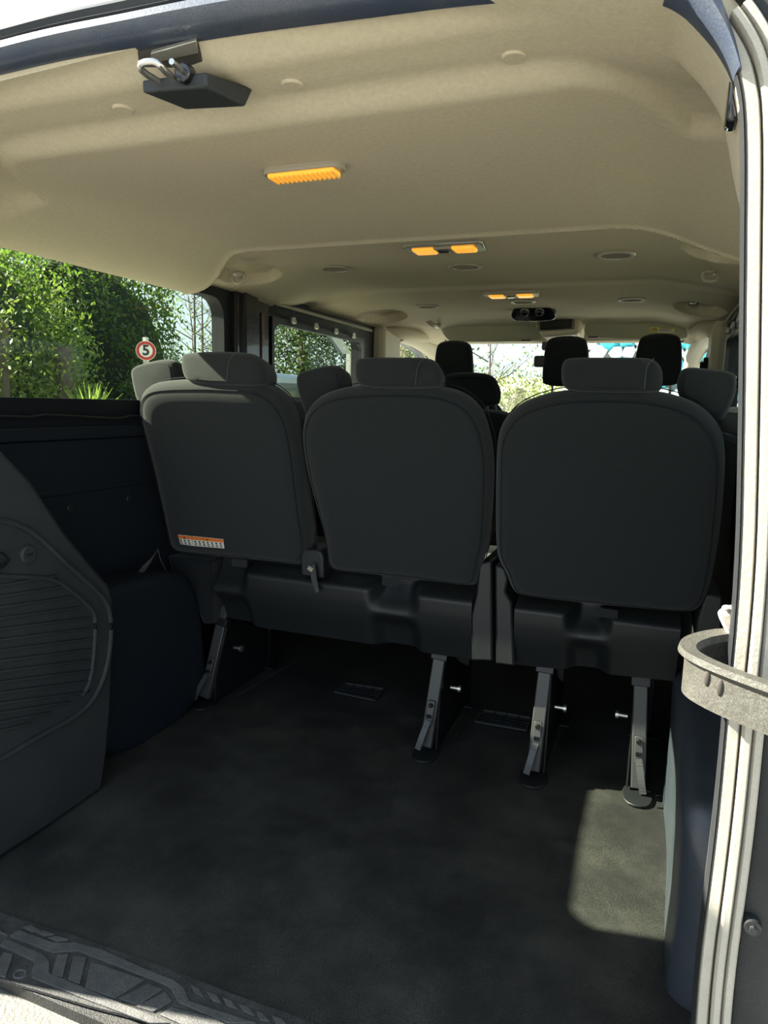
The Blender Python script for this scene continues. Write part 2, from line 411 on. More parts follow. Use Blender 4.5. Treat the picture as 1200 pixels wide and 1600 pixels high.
# ---- side walls
def side_wall(s, name):
    X = s * WX; T = s * 0.05
    bm = NB()
    box2(bm, (X, -0.0, -0.06), (X + T, 3.9, 0.84))                      # lower wall
    box2(bm, (X - s * .012, 0.02, 0.842), (X + T, 2.65, 0.875))               # ledge
    box2(bm, (X - s * .004, 0.02, 0.70), (X + T, 1.5, 0.715))               # panel seam
    w_ = link(name, bm, 'wall', kind='structure', bevel=.004)
    bm = NB()
    inn = plate_hole(bm, X, T, (0.0, 1.42, 0.873, 1.36), (0.235, 1.33, 0.945, 1.290), 0.065)
    link('trim_quarter_window', bm, 'doorp', parent=w_)
    bm = NB(); box2(bm, (X + s * .03, 0.02, 0.93), (X + s * .034, 1.36, 1.31))
    window = link('window_1' if s < 0 else 'window_4', bm, 'tinted', kind='structure')
    # pillar behind the quarter window
    bm = NB(); box2(bm, (X - s * .02, 1.375, 0.5), (X + T, 1.60, 1.34)); box2(bm, (X - s * .035, 1.41, 0.5), (X - s * .01, 1.50, 1.34))
    link('trim_middle_pillar', bm, 'pillar', parent=w_, bevel=.008)
    bm = NB(); box2(bm, (X - s * .026, 1.535, 0.80), (X - s * .018, 1.555, 1.27))
    link('painted_edge', bm, 'brown', parent=w_, bevel=.003)
    # sliding door
    bm = NB(); plate_hole(bm, X + s * .0, T, (1.60, 2.72, 0.873, 1.36), (1.64, 2.52, 0.97, 1.262), 0.05)
    dr = link('door_1' if s < 0 else 'door_2', bm, 'doorp', kind='structure')
    bm = NB(); box2(bm, (X + s * .03, 1.62, 0.94), (X + s * .034, 2.55, 1.285))
    link('window_2' if s < 0 else 'window_5', bm, 'tinted', kind='structure')
    bm = NB(); plate_hole(bm, X - s * .014, s * .016, (1.63, 2.535, 0.95, 1.270), (1.648, 2.505, 0.97, 1.246), 0.045)
    link('door_frame', bm, 'blackm', parent=dr)
    bm = NB(); beam(bm, (X - s * .02, 1.62, 1.315), (X - s * .02, 2.6, 1.315), .02, .012); link('slide_rail', bm, 'silver', parent=dr)
    for k in range(4):
        bm = NB(); y = 1.78 + k * .2; box(bm, (X - s * .022, y, 1.272), (.012, .03, .022)); cyl(bm, (X - s * .03, y + .01, 1.266), (X - s * .014, y + .01, 1.266), .008)
        link('rail_clip_sun_gap', bm, 'steel', parent=dr, bevel=.002)  # roller clips in bright steel, also standing in for sunlit gaps here
    # beige B pillar
    bm = NB(); box2(bm, (X - s * .055, 2.70, 0.75), (X + T, 2.98, 1.36)); link('trim_front_pillar', bm, 'beige', parent=w_, bevel=.03)
    # front door: frame, glass
    bm = NB()
    yz = [(2.96, .90), (4.05, .90), (3.98, 1.0), (3.70, 1.16), (3.40, 1.275), (3.1, 1.315), (2.96, 1.315)]
    c = Vector((X, 3.35, 1.08)); path = smooth_closed([Vector((X - s * .01, a, b)) for a, b in yz], 2)
    tube(bm, path, .022, 8, True); link('trim_front_door_frame', bm, 'seal', parent=w_)
    bm = NB(); prism(bm, [Vector((X + s * .02, a, b)) for a, b in yz], (s * .004, 0, 0))
    link('window_3' if s < 0 else 'window_6', bm, 'clear', kind='structure')
    # seat belt height adjuster on the front pillar and on the middle pillar
    bm = NB(); box(bm, (X - s * .065, 2.86, 1.13), (.02, .045, .14)); cyl(bm, (X - s * .09, 2.86, 1.16), (X - s * .06, 2.86, 1.16), .022)
    link('belt_anchor', bm, 'gloss', parent=w_, bevel=.006)
    bm = NB(); beam(bm, (X - s * .085, 2.86, 1.15), (X - s * .10, 2.88, .7), .045, .003); link('seat_belt', bm, 'strap', parent=w_)
    bm = NB(); cyl(bm, (X - s * .03, 1.585, 1.04), (X - s * .05, 1.585, 1.04), .018); ell(bm, (X - s * .05, 1.585, 1.04), (.008, .011, .011)); link('belt_bolt', bm, 'gloss', parent=w_)
    for y in (.62, .84):
        bm = NB(); cyl(bm, (X + s * .01, y, .665), (X - s * .006, y, .665), .012); link('wall_screw', bm, 'plastic', parent=w_, bevel=.002)
    bm = NB(); tube(bm, [(X - s * .012, y_, z_) for y_, z_ in ((.3, .905), (.5, .90), (.55, .905), (.8, .893), (.84, .90), (1.2, .89))], .004, 6)
    link('wiring_loom', bm, 'plastic', parent=w_)
    return w_
wl = side_wall(-1, 'wall_left'); wr = side_wall(1, 'wall_right')

# ---- windscreen area
bm = NB(); box2(bm, (-.80, 3.42, 0.0), (.80, 3.95, 0.86)); ell(bm, (-.42, 3.45, .84), (.26, .18, .07)); ell(bm, (0, 3.6, .85), (.75, .3, .05))
link('trim_dashboard', bm, 'dash', kind='structure', bevel=.03)
bm = NB(); prism(bm, [(-.78, 4.15, .85), (.78, 4.15, .85), (.70, 3.48, 1.36), (-.70, 3.48, 1.36)], (0, .004, .003))
link('window_7', bm, 'clear', kind='structure')
for s in (-1, 1):
    bm = NB(); pth = smooth_open([(s * .80, 3.0, 1.345), (s * .78, 3.35, 1.325), (s * .735, 3.6, 1.25), (s * .745, 3.85, 1.06), (s * .79, 4.15, .86)], 2)
    tube(bm, pth, [.05 - .012 * min(1, i / len(pth)) for i in range(len(pth))], 12); link('trim_windscreen_pillar', bm, 'beige', kind='structure')
bm = NB(); box2(bm, (-.80, 3.36, 1.325), (.80, 3.52, 1.43)); link('trim_windscreen_header', bm, 'headliner', kind='structure', bevel=.02)
# soft side bulge of headliner over windscreen pillars
for s in (-1, 1):
    bm = NB(); ell(bm, (s * .79, 3.12, 1.345), (.10, .38, .04)); link('trim_header_corner', bm, 'headliner', kind='structure')

# ================================================================ REAR OPENING
strip_px = [(-130, 143), (-60, 129), (0, 116), (100, 92), (210, 73), (300, 56), (400, 40), (600, 14), (700, 0), (900, -18), (1000, -15), (1060, 4), (1100, 45), (1130, 85), (1150, 130),
            (1159, 200), (1158, 400), (1155, 680), (1150, 900), (1130, 1112), (1118, 1250), (1105, 1362), (1087, 1500), (1078, 1640), (1070, 1740)]
path = [at(px, py, y=0) for px, py in strip_px]
left = [Vector((-p.x, 0, p.z)) for p in path if p.x > .50][::-1]
path = left + path
path = smooth_open(path, 2)
def sweep(bm, path, prof, close_ends=True, wf=None):
    rings = []
    for i, p in enumerate(path):
        a = path[max(0, i - 1)]; b = path[min(len(path) - 1, i + 1)]
        d = (b - a).normalized(); n = Vector((-d.z, 0, d.x))      # outward: left of travel (travelling left to right over the top)
        rings.append([bm.verts.new(p + n * o * (wf(p) if wf else 1) + Vector((0, dy, 0))) for o, dy in prof])
    m_ = len(prof)
    for A, B in zip(rings[:-1], rings[1:]):
        for k in range(m_): bm.faces.new((A[k], A[(k + 1) % m_], B[(k + 1) % m_], B[k]))
    if close_ends: bm.faces.new(rings[0][::-1]); bm.faces.new(rings[-1])
top = [p for p in path if p.z > 1.24]
right = [p for p in path if p.x > 0 and p.z < 1.292]
leftp = [p for p in path if p.x < 0 and p.z < 1.275]
# bulb seal
bm = NB()
sweep(bm, top, [(-.002, .01), (-.001, -.012), (.006, -.022), (.016, -.026), (.026, -.022), (.031, -.012), (.031, .01)], wf=lambda p: 1 - .85 * (1 - sstep(1.24, 1.345, p.z)))
ts = link('trim_opening_seal', bm, 'seal', kind='structure')
bm = NB(); sweep(bm, top, [(.031, .01), (.031, -.006), (.036, -.012), (.040, -.006), (.048, -.008), (.056, .0), (.058, .05), (.03, .05)], wf=lambda p: 1 - .0 * p.z)
link('jamb_edge', bm, 'jamb', parent=ts)
for pr, nm in ((right, 'trim_right_jamb'), (leftp, 'trim_left_jamb')):
    bm = NB(); sweep(bm, pr, [(.000, .012), (.000, -.010), (.001, -.014), (.002, -.010), (.0025, .012)])
    base = link(nm, bm, 'jamb', kind='structure')
    for k, (a, b, mm_, dz) in enumerate([(.0025, .015, 'strip', -.014), (.0165, .0255, 'strip', -.020), (.0268, .036, 'strip', -.018)]):
        bm = NB(); sweep(bm, pr, [(a, .012), (a, dz + .004), (a + .002, dz), (b - .002, dz), (b, dz + .004), (b, .012)])
        link('jamb_rib', bm, mm_, parent=base)
    bm = NB(); sweep(bm, pr, [(.002, .030), (.002, -.004), (.042, -.004), (.048, .0), (.060, .006), (.068, .014), (.075, .03)])
    link('jamb_backing', bm, 'stripdark', parent=base)
# unseen body corner added to shade the mat; opened rear door on the left
bm = NB(); box2(bm, (-.90, -.11, -.2), (-.83, .02, 1.40)); link('trim_shade_corner', bm, 'jamb', kind='structure', bevel=.01)
bm = NB(); plate_hole(bm, -.90, .045, (-.86, -.20, -.15, 1.53), (-.76, -.30, .98, 1.38), .06); d3 = link('door_3', bm, 'jamb', kind='structure')
bm = NB(); box2(bm, (-.882, -.78, .96), (-.878, -.28, 1.40)); link('door_glass', bm, 'tinted', parent=d3)
# dark outer jamb right of the strip
bm = NB(); pr = [p for p in right if p.z < 1.2]
sweep(bm, pr, [(.038, .02), (.038, -.006), (.055, -.012), (.075, -.006), (.082, .0), (.16, .02), (.17, .05), (.05, .05)])
jb = link('trim_outer_jamb', bm, 'jamb', kind='structure')
p = at(1175, 1443, y=-.012); bm = NB(); cyl(bm, p + Vector((0, .01, 0)), p + Vector((0, -.008, 0)), .010, .008); cyl(bm, p + Vector((0, 0, 0)), p + Vector((0, -.012, 0)), .004, n=6)
link('jamb_screw', bm, 'plastic', parent=jb)
# rear pillar trims, inside, between opening and side glass
for s in (-1, 1):
    bm = NB()
    prism(bm, [(s * .672, .012, -.05), (s * .84, .012, -.05), (s * .84, .10, -.05), (s * .80, .10, -.05), (s * .70, .06, -.05)], (0, 0, .98))
    prism(bm, [(s * .668, .012, .92), (s * .84, .012, .92), (s * .84, .07, .92), (s * .74, .07, .92), (s * .68, .04, .92)], (-s * .018, 0, .36))
    link('trim_rear_pillar', bm, 'plastic', kind='structure', bevel=.006)
# small dark hole/bump in the corner of the headliner
p = at(1147, 150, y=.03); bm = NB(); box(bm, p, (.012, .03, .055)); tag(link('corner_buffer', bm, 'gloss', bevel=.004), 'small black rubber buffer in the upper right corner of the opening', 'buffer')

# ---- roof latch (striker + guide block)
th = thing('roof_latch', 'black wedge latch block with zinc striker loop and pin at the roof edge', 'latch', (0, 0, 1.34))
def Q(px, py, y): return at(px, py, y=y)
bm = NB()   # wedge housing: front lip facing the rear and flat underside running forward
fl, fr_, bl, br = at(222, 145, z=1.322), at(322, 137, z=1.322), at(290, 172, z=1.322), at(384, 167, z=1.322)
y0 = (fl.y + fr_.y) / 2
fl2, fr2 = at(221, 125, y=y0), at(322, 112, y=y0)
vs = [bm.verts.new(v) for v in (fl, fr_, br, bl, fl2, fr2, br + Vector((0, .02, .03)), bl + Vector((0, .02, .03)))]
for f in ((0, 1, 2, 3), (0, 4, 5, 1), (1, 5, 6, 2), (2, 6, 7, 3), (3, 7, 4, 0), (4, 7, 6, 5)): bm.faces.new([vs[i] for i in f])
link('latch_housing', bm, 'trimpl', th, bevel=.003)
bm = NB(); a_, b_ = at(215, 82, y=.005), at(308, 62, y=.005); c_, d_ = at(322, 118, y=.05), at(222, 130, y=.05)
prism(bm, [a_, b_, c_, d_], (0, .004, .012)); link('latch_recess', bm, 'stripdark', th)
bm = NB(); a_, b_ = at(235, 84, y=.0), at(306, 64, y=.0); c_, d_ = at(309, 84, y=.018), at(236, 100, y=.018)
prism(bm, [a_, b_, c_, d_], (0, .003, .006)); link('striker_plate', bm, 'silver', th, bevel=.001)
bm = NB(); yy = y0
tube(bm, smooth_open([at(252, 130, y=yy + .004), at(222, 112, y=yy - .028), at(219, 101, y=yy - .034), at(228, 97, y=yy - .034), at(244, 97, y=yy - .030), at(250, 103, y=yy - .028), at(275, 127, y=yy + .004)], 1), .0042, 10)
link('striker_loop', bm, 'steel', th)
bm = NB(); cyl(bm, at(268, 96, y=yy - .03), at(290, 116, y=yy + .004), .0034, .0048); link('striker_pin', bm, 'steel', th)
bm = NB(); p = at(290, 116, y=yy); cyl(bm, p + Vector((0, -.008, 0)), p + Vector((0, .006, 0)), .011, .012, 20); link('pin_collar', bm, 'gloss', th, bevel=.002)

# ================================================================ CEILING FITTINGS
def lens_box(bm, c, sx, sy, z0, z1): box2(bm, (c[0] - sx / 2, c[1] - sy / 2, z0), (c[0] + sx / 2, c[1] + sy / 2, z1))
# rear cargo lamp, elongated
p = at(475, 270, z=1.322); z = ceil_z(p.x, p.y)
t = thing('cargo_lamp', 'slim ribbed amber lamp nearest the rear door opening', 'lamp', (p.x, p.y, z))
L = .148
def stadium(cx, cy, z, hx, hy, n=8):
    out = []
    for k in range(2 * n + 2):
        if k <= n: a = -math.pi / 2 + math.pi * k / n; out.append(Vector((cx + hx - hy + hy * math.cos(a), cy + hy * math.sin(a), z)))
        else: a = math.pi / 2 + math.pi * (k - n - 1) / n; out.append(Vector((cx - hx + hy + hy * math.cos(a), cy + hy * math.sin(a), z)))
    return out
bm = NB(); prism(bm, stadium(p.x, p.y, z + .003, L / 2, .022), (0, 0, -.012)); link('lamp_frame', bm, 'hookp', t, bevel=.003)
bm = NB(); box2(bm, (p.x - .060, p.y - .016, z - .008), (p.x + .060, p.y + .014, z - .015)); link('lens', bm, 'amber', t, bevel=.002)
for k in range(14):
    bm = NB(); xx = p.x - .056 + k * .0086; box2(bm, (xx, p.y - .017, z - .0145), (xx + .0032, p.y + .014, z - .0175)); link('lens_rib', bm, 'amber_dim', t)
def dome(px, py, zz, lab, w_=.225):
    p = at(px, py, z=zz - .008); p.x = 0.0 if abs(p.x) < .03 else p.x; z = ceil_z(p.x, p.y)
    t = thing('dome_lamp', lab, 'lamp', (p.x, p.y, z), 'twin lens roof lamps')
    bm = NB(); pts = [Vector((p.x + a * w_ / 2, p.y + b * .05, z + .004)) for a, b in ((-1, -.75), (-.86, -1), (.86, -1), (1, -.75), (.92, .8), (.8, 1), (-.8, 1), (-.92, .8))]
    prism(bm, pts, (0, 0, -.016)); link('lamp_frame', bm, 'silver' if zz < 1.39 else 'hookp', t, bevel=.005)
    for s in (-1, 1):
        bm = NB(); lens_box(bm, (p.x + s * w_ * .245, p.y - .004), w_ * .27, .060, z - .008, z - .019); link('lens', bm, 'amber', t, bevel=.006)
    bm = NB(); lens_box(bm, (p.x, p.y - .004), w_ * .21, .062, z - .008, z - .017); link('switch_plate', bm, 'hookp', t, bevel=.003)
    bm = NB(); lens_box(bm, (p.x, p.y - .008), w_ * .13, .022, z - .016, z - .021); link('switch', bm, 'gloss', t, bevel=.002)
dome(692, 388, 1.378, 'amber twin lens roof lamp in the middle, nearer the rear door')
dome(800, 457, 1.405, 'small amber twin lens roof lamp next to the round knob panel')
def vent(px, py, zz, lab):
    p = at(px, py, z=zz); z = ceil_z(p.x, p.y); r = .050
    t = thing('roof_vent', lab, 'vent', (p.x, p.y, z), 'round roof air vents')
    bm = NB(); n = 40; prof = [(r, z + .004), (r + .004, z - .003), (r, z - .007), (r - .007, z - .007), (r - .010, z), (r - .010, z + .004)]
    V = [[bm.verts.new((p.x + a * math.cos(2 * math.pi * k / n), p.y + a * math.sin(2 * math.pi * k / n), b)) for a, b in prof] for k in range(n)]
    for k in range(n):
        for j in range(6): bm.faces.new((V[k][j], V[k][(j + 1) % 6], V[(k + 1) % n][(j + 1) % 6], V[(k + 1) % n][j]))
    link('vent_ring', bm, 'hookp', t)
    bm = NB(); cyl(bm, (p.x, p.y, z + .003), (p.x, p.y, z - .001), r - .009, n=32); link('vent_back', bm, 'venth', t)
    for k in range(5):
        yy = (k - 2) * .0145; hx = math.sqrt((r - .010) ** 2 - yy * yy)
        bm = NB(); box(bm, (p.x, p.y + yy, z - .004), (2 * hx, .011, .002), Matrix.Rotation(math.radians(24), 3, 'X')); link('slat', bm, 'ventm', t)
vent(525, 423, 1.372, 'round roof vent left of the middle roof lamp')
vent(727, 417, 1.380, 'round roof vent just in front of the middle roof lamp')
vent(962, 402, 1.372, 'largest round roof vent, near the right wall')
vent(668, 478, 1.40, 'small round roof vent ahead on the left side of the roof')
vent(817, 467, 1.408, 'small round roof vent between front roof lamp and knob panel')
vent(987, 467, 1.40, 'small round roof vent ahead on the right side')
def hook(px, py, x, s, lab):
    if px < 1000:
        z = 1.34
        for _ in range(12): p = at(px, py, z=z); z = ceil_z(p.x, p.y)
    else: p = Vector((x, 1.50 if px > 1100 else 2.56, 0)); p.z = ceil_z(p.x, p.y)
    p.z -= .004
    t = thing('coat_hook', lab, 'hook', p, 'beige coat hooks')
    bm = NB(); ell(bm, p, (.018, .026, .010)); link('hook_base', bm, 'hookp', t)
    bm = NB(); tube(bm, smooth_open([p + Vector(q) for q in ((-.018, 0, 0), (-.022, -.004, -.014), (-.012, -.008, -.026), (.010, -.008, -.027), (.020, -.004, -.016), (.016, 0, 0))], 2), .005, 8); link('hook_bow', bm, 'hookp', t)
hook(374, 427, -.74, -1, 'beige folding hook on the left roof edge above the window pillar')
hook(1126, 399, .68, 1, 'beige folding hook on the right roof edge near the door opening')
hook(590, 490, -.755, -1, 'small beige hook in the roof scoop beyond the sliding window')
hook(1092, 483, .68, 1, 'small beige hook in the dark roof scoop on the right')
# grab handle
a = at(672, 500, y=2.95); b = at(692, 508, y=2.85)
t = thing('grab_handle', 'beige grab handle at the upper left of the windscreen', 'handle', a)
bm = NB(); tube(bm, smooth_open([a + Vector(q) for q in ((-.02, .10, .015), (.01, .10, -.01), (.03, .08, -.02), (.045, -.02, -.035), (.03, -.07, -.03), (-.01, -.08, .0))], 2), .012, 8); link('grip', bm, 'hookp', t)
# curtain buckle: chrome clip on right roof edge
p = at(1108, 481, x=.78); bm = NB(); box(bm, p, (.01, .06, .02)); tag(link('roof_clip', bm, 'steel', bevel=.003), 'bright metal clip at the right roof edge near the sliding door', 'clip')

# roof control panel with two knobs
p = at(834, 484, z=1.398)
t = thing('climate_panel', 'black oval roof control panel with two round knobs', 'control panel', (p.x, p.y, 1.40)); p.x = 0.0
bm = NB(); pts = [Vector((p.x + a * .105, p.y + b * .075, 0)) for a, b in ((-.8, .95), (.8, .95), (1, .5), (.92, 0), (.55, -.85), (.3, -1), (-.3, -1), (-.55, -.85), (-.92, 0), (-1, .5))]
tilt = Matrix.Rotation(math.radians(-28), 3, 'X'); c0 = Vector((p.x, p.y, 1.385))
pts = smooth_closed(pts, 1); P3 = [c0 + tilt @ (q - Vector((p.x, p.y, 0))) for q in pts]
nd = tilt @ Vector((0, 0, -1)); prism(bm, P3, -nd * .03); link('panel_face', bm, 'gloss', t, bevel=.004)
for s in (-1, 1):
    bm = NB(); q = c0 + tilt @ Vector((s * .034, -.01, 0)); cyl(bm, q, q + nd * .004, .021, n=28); link('knob_ring', bm, 'silver', t)
    bm = NB(); cyl(bm, q, q + nd * .016, .018, .016, 28); link('knob', bm, 'gloss', t, bevel=.002)
# overhead console with display
yC = 3.0
t = thing('overhead_console', 'beige overhead console with a dark rectangular screen before the windscreen', 'console', (0.02, yC, 1.38))
f4 = [at(*q, y=yC) for q in ((836, 494), (908, 491), (903, 522), (848, 527))]
bm = NB(); bk = [q + Vector((0, .30, 0)) for q in f4]; bk[2].z -= .015; bk[3].z -= .015
vs = [bm.verts.new(q) for q in f4 + bk]
for f in ((0, 1, 2, 3), (7, 6, 5, 4), (0, 4, 5, 1), (1, 5, 6, 2), (2, 6, 7, 3), (3, 7, 4, 0)): bm.faces.new([vs[i] for i in f])
link('console_body', bm, 'beige', t, bevel=.01)
sc4 = [at(*q, y=yC - .006) for q in ((843, 498), (894, 495), (893, 513), (844, 516))]
bm = NB(); cc = sum(sc4, Vector()) / 4; prism(bm, [cc + (q - cc) * 1.18 for q in sc4], (0, .008, 0)); link('screen_bezel', bm, 'ventm', t, bevel=.002)
bm = NB(); prism(bm, [q + Vector((0, -.004, 0)) for q in sc4], (0, .008, 0)); link('screen', bm, 'gloss', t, bevel=.001)
# visors
def visor(pts, lab):
    t = thing('sun_visor', lab, 'sun visor', at(*pts[0], y=3.12), 'sun visors')
    P_ = [at(*q, y=3.12) for q in pts]; bm = NB(); cushion(bm, P_, (0, 1, .12), .022, .008); link('visor_pad', bm, 'visor', t)
    return t
vl = visor([(690, 508), (760, 504), (826, 501), (834, 506), (848, 528), (842, 533), (760, 534), (705, 534), (698, 530), (688, 516)], 'plain beige sun visor over the left part of the windscreen')
vr = visor([(922, 501), (990, 500), (1055, 500), (1068, 506), (1076, 522), (1072, 531), (1000, 531), (918, 527), (912, 520), (914, 506)], 'beige sun visor with yellow warning label over the right windscreen')
for q in ((699, 534), (1064, 531)):
    p = at(*q, y=3.10); bm = NB(); tube(bm, [p + Vector(v) for v in ((-.012, 0, .01), (-.008, 0, -.008), (.006, 0, -.010), (.014, 0, -.002))], .004, 6); link('visor_hook', bm, 'plastic', vl if q[0] < 800 else vr)
for q, ww in (((822, 532), .05), ((927, 527), .05)):
    p = at(*q, y=3.105); bm = NB(); box(bm, p, (ww, .016, .008)); link('visor_clip', bm, 'plastic', vl if q[0] < 880 else vr, bevel=.002)
lp = [at(*q, y=3.108) for q in ((1016, 511), (1054, 512), (1054, 520), (1016, 519))]
bm = NB(); prism(bm, lp, (0, .006, 0)); st = link('warning_label', bm, 'yellow', vr)
def lerp4(P_, u, v): return (P_[0] * (1 - u) + P_[1] * u) * (1 - v) + (P_[3] * (1 - u) + P_[2] * u) * v
bm = NB(); nn_ = Vector((0, -.002, 0))
prism(bm, [lerp4(lp, a, b) + nn_ for a, b in ((.33, .25), (.97, .25), (.97, .92), (.33, .92))], (0, .001, 0)); link('label_text_field', bm, 'white', vr)
bm = NB(); nn_ = Vector((0, -.0035, 0))
for u0, u1, v in ((.45, .95, .1), (.37, .9, .38), (.37, .8, .55), (.37, .92, .72)):
    prism(bm, [lerp4(lp, a, b) + nn_ for a, b in ((u0, v - .04), (u1, v - .04), (u1, v + .04), (u0, v + .04))], (0, .001, 0))
prism(bm, [lerp4(lp, a, b) + nn_ for a, b in ((.18, .3), (.24, .55), (.12, .55))], (0, .001, 0))
for k in range(12):
    a = 2 * math.pi * k / 12; a2 = a + .45
    prism(bm, [lerp4(lp, .17 + rr * .13 * math.cos(aa), .55 + rr * .33 * math.sin(aa)) + nn_ for rr, aa in ((1, a), (1, a2), (.75, a2), (.75, a))], (0, .001, 0))
link('label_ink', bm, 'ink', vr)
# rear view mirror
p = at(862, 562, y=3.38); t = thing('rear_view_mirror', 'dark rear view mirror hanging behind the middle front headrest', 'mirror', p)
bm = NB(); box(bm, p + Vector((0, 0, -.01)), (.20, .03, .065)); link('mirror_shell', bm, 'mirrorm', t, bevel=.012)
bm = NB(); box(bm, at(868, 540, y=3.42), (.15, .05, .055)); link('sensor_housing', bm, 'mirrorm', t, bevel=.01)
bm = NB(); cyl(bm, p, at(868, 540, y=3.44), .01); link('mirror_arm', bm, 'mirrorm', t)
# steering wheel arc
c = Vector((-.40, 3.12, .83)); t = thing('steering_wheel', 'dark steering wheel ahead of the left front seat', 'steering wheel', c)
rot = Matrix.Rotation(math.radians(-25), 3, 'X'); bm = NB()
tube(bm, [c + rot @ Vector((.19 * math.cos(a), 0, .19 * math.sin(a))) for a in [2 * math.pi * k / 40 for k in range(40)]], .013, 8, True); link('rim', bm, 'gloss', t)
bm = NB(); ell(bm, c, (.07, .03, .06), rot=rot); beam(bm, c + rot @ Vector((-.18, 0, 0)), c + rot @ Vector((.18, 0, 0)), .03, .02); beam(bm, c, c + rot @ Vector((0, 0, -.18)), .03, .02, Vector((0, 1, 0))); link('hub', bm, 'gloss', t)

# ================================================================ THIRD ROW SEATS
B0 = Vector((0, .95, .475)); B1 = Vector((0, .80, .985)); bd = (B1 - B0).normalized()
BN = Vector((0, -bd.z, bd.y)).normalized()          # towards the camera
FN = -BN                                            # forward (into the seat)
def bp(px, py, off=0.0): return on(px, py, B0 + BN * off, BN)
outl = dict(
 left=[(209, 645), (210, 620), (222, 606), (250, 600), (310, 597), (350, 599), (390, 602), (415, 612), (436, 630), (451, 660), (460, 700), (468, 760), (474, 820), (479, 862), (474, 885), (462, 890), (400, 883), (340, 877), (275, 870), (262, 862), (257, 842), (243, 785), (226, 715)],
 mid=[(465, 700), (465, 665), (474, 640), (492, 624), (520, 613), (560, 608), (610, 606), (660, 608), (700, 614), (727, 627), (748, 648), (760, 680), (767, 720), (766, 790), (760, 862), (752, 880), (746, 915), (738, 925), (680, 918), (600, 908), (520, 900), (508, 892), (502, 850), (488, 800), (474, 750)],
 right=[(770, 730), (772, 692), (780, 667), (800, 643), (835, 626), (880, 616), (950, 613), (1020, 617), (1070, 629), (1105, 648), (1128, 677), (1136, 715), (1133, 780), (1126, 850), (1110, 935), (1094, 962), (1075, 967), (1000, 961), (900, 951), (810, 940), (796, 930), (788, 905), (775, 884), (770, 860), (769, 800)])
hout = dict(
 left=[(279, 556), (288, 550), (335, 547), (385, 549), (402, 556), (411, 572), (412, 592), (404, 602), (360, 602), (310, 600), (288, 594), (280, 580)],
 mid=[(553, 560), (565, 557), (620, 556), (665, 557), (680, 563), (687, 578), (687, 598), (680, 605), (620, 606), (568, 604), (554, 598), (551, 580)],
 right=[(878, 562), (890, 557), (955, 556), (1012, 557), (1028, 563), (1036, 578), (1036, 603), (1028, 612), (955, 612), (892, 610), (878, 603), (875, 580)])
wing = dict(
 left=[(201, 590), (200, 576), (212, 568), (250, 559), (270, 561), (275, 575), (277, 600), (260, 640), (225, 650), (208, 625)],
 mid=[(459, 600), (460, 583), (475, 577), (510, 568), (528, 570), (534, 580), (537, 606), (528, 640), (480, 660), (468, 634)],
 right=[(1057, 600), (1062, 580), (1072, 571), (1110, 574), (1150, 579), (1153, 592), (1152, 612), (1140, 640), (1130, 657), (1090, 655), (1062, 622)])
seamx = dict(left=357, mid=652, right=1010)
def seat_back(key, root, only=True):
    bm = NB(); P_ = [bp(*q) for q in outl[key]]
    pts = cushion(bm, P_, FN, .115, .042, bulge=.001, back_inset=.012)
    back = link('backrest', bm, 'fabric', root)
    # piping along the edge of the rear panel
    c_ = sum(pts, Vector()) / len(pts)
    bm = NB(); tube(bm, [c_ + (p - c_) * (1 - .020 / (p - c_).length) + FN * .0045 for p in pts], .0016, 6, True); link('piping', bm, 'fabric_side', back)
    bm = NB(); tube(bm, [c_ + (p - c_) * (1 - .001 / (p - c_).length) + FN * .072 for p in pts], .0015, 6, True); link('front_piping', bm, 'fabric_side', back)
    # headrest
    ymx = max(q[1] for q in hout[key])
    hp = [bp(q[0], q[1], -.004 - .0009 * (ymx - q[1])) for q in hout[key]]
    bm = NB(); cushion(bm, hp, (0, 1, -.12), .10, .018, bulge=.004, back_inset=.01); hr = link('headrest', bm, 'fabric', root)
    zt = [q for q in hout[key]]
    xs = seamx[key]; bm = NB()
    ya = min(q[1] for q in zt) + 3; yb = max(q[1] for q in zt) - 6
    tube(bm, smooth_open([bp(xs + 12, ya + 1, -.036), bp(xs + 2, ya + 9, -.028), bp(xs - 1, (ya + yb) / 2, -.015), bp(xs - 3, yb + 1, -.000)], 2), .0013, 5); link('headrest_seam', bm, 'thread', hr)
    cx = sum(q[0] for q in zt) / len(zt)
    for dx in (-.32, .32):
        wpx = max(q[0] for q in zt) - min(q[0] for q in zt)
        a = bp(cx + dx * wpx, yb - 4, -.05); bm = NB(); cyl(bm, a, a - bd * .07, .006, n=12); link('headrest_post', bm, 'steel', hr)
        bm = NB(); b_ = bp(cx + dx * wpx, yb + 9, -.04); box(bm, b_, (.035, .03, .012)); link('post_guide', bm, 'plastic', root, bevel=.003)
    wp = [bp(q[0], q[1], -.055 - .0007 * (660 - q[1])) for q in wing[key]]
    bm = NB(); cushion(bm, wp, (0, 1, -.1), .09, .020, bulge=.006, back_inset=.006); link('shoulder_bolster', bm, 'fabric', root)
    return back
bench = thing('rear_bench_seat', 'charcoal fabric double seat, left and middle place, with orange warning label', 'seat', (-.28, .95, 0))
single = thing('rear_single_seat', 'charcoal fabric single seat at the right, beside the door opening', 'seat', (.46, .95, 0))
bl_ = seat_back('left', bench); seat_back('mid', bench); seat_back('right', single)
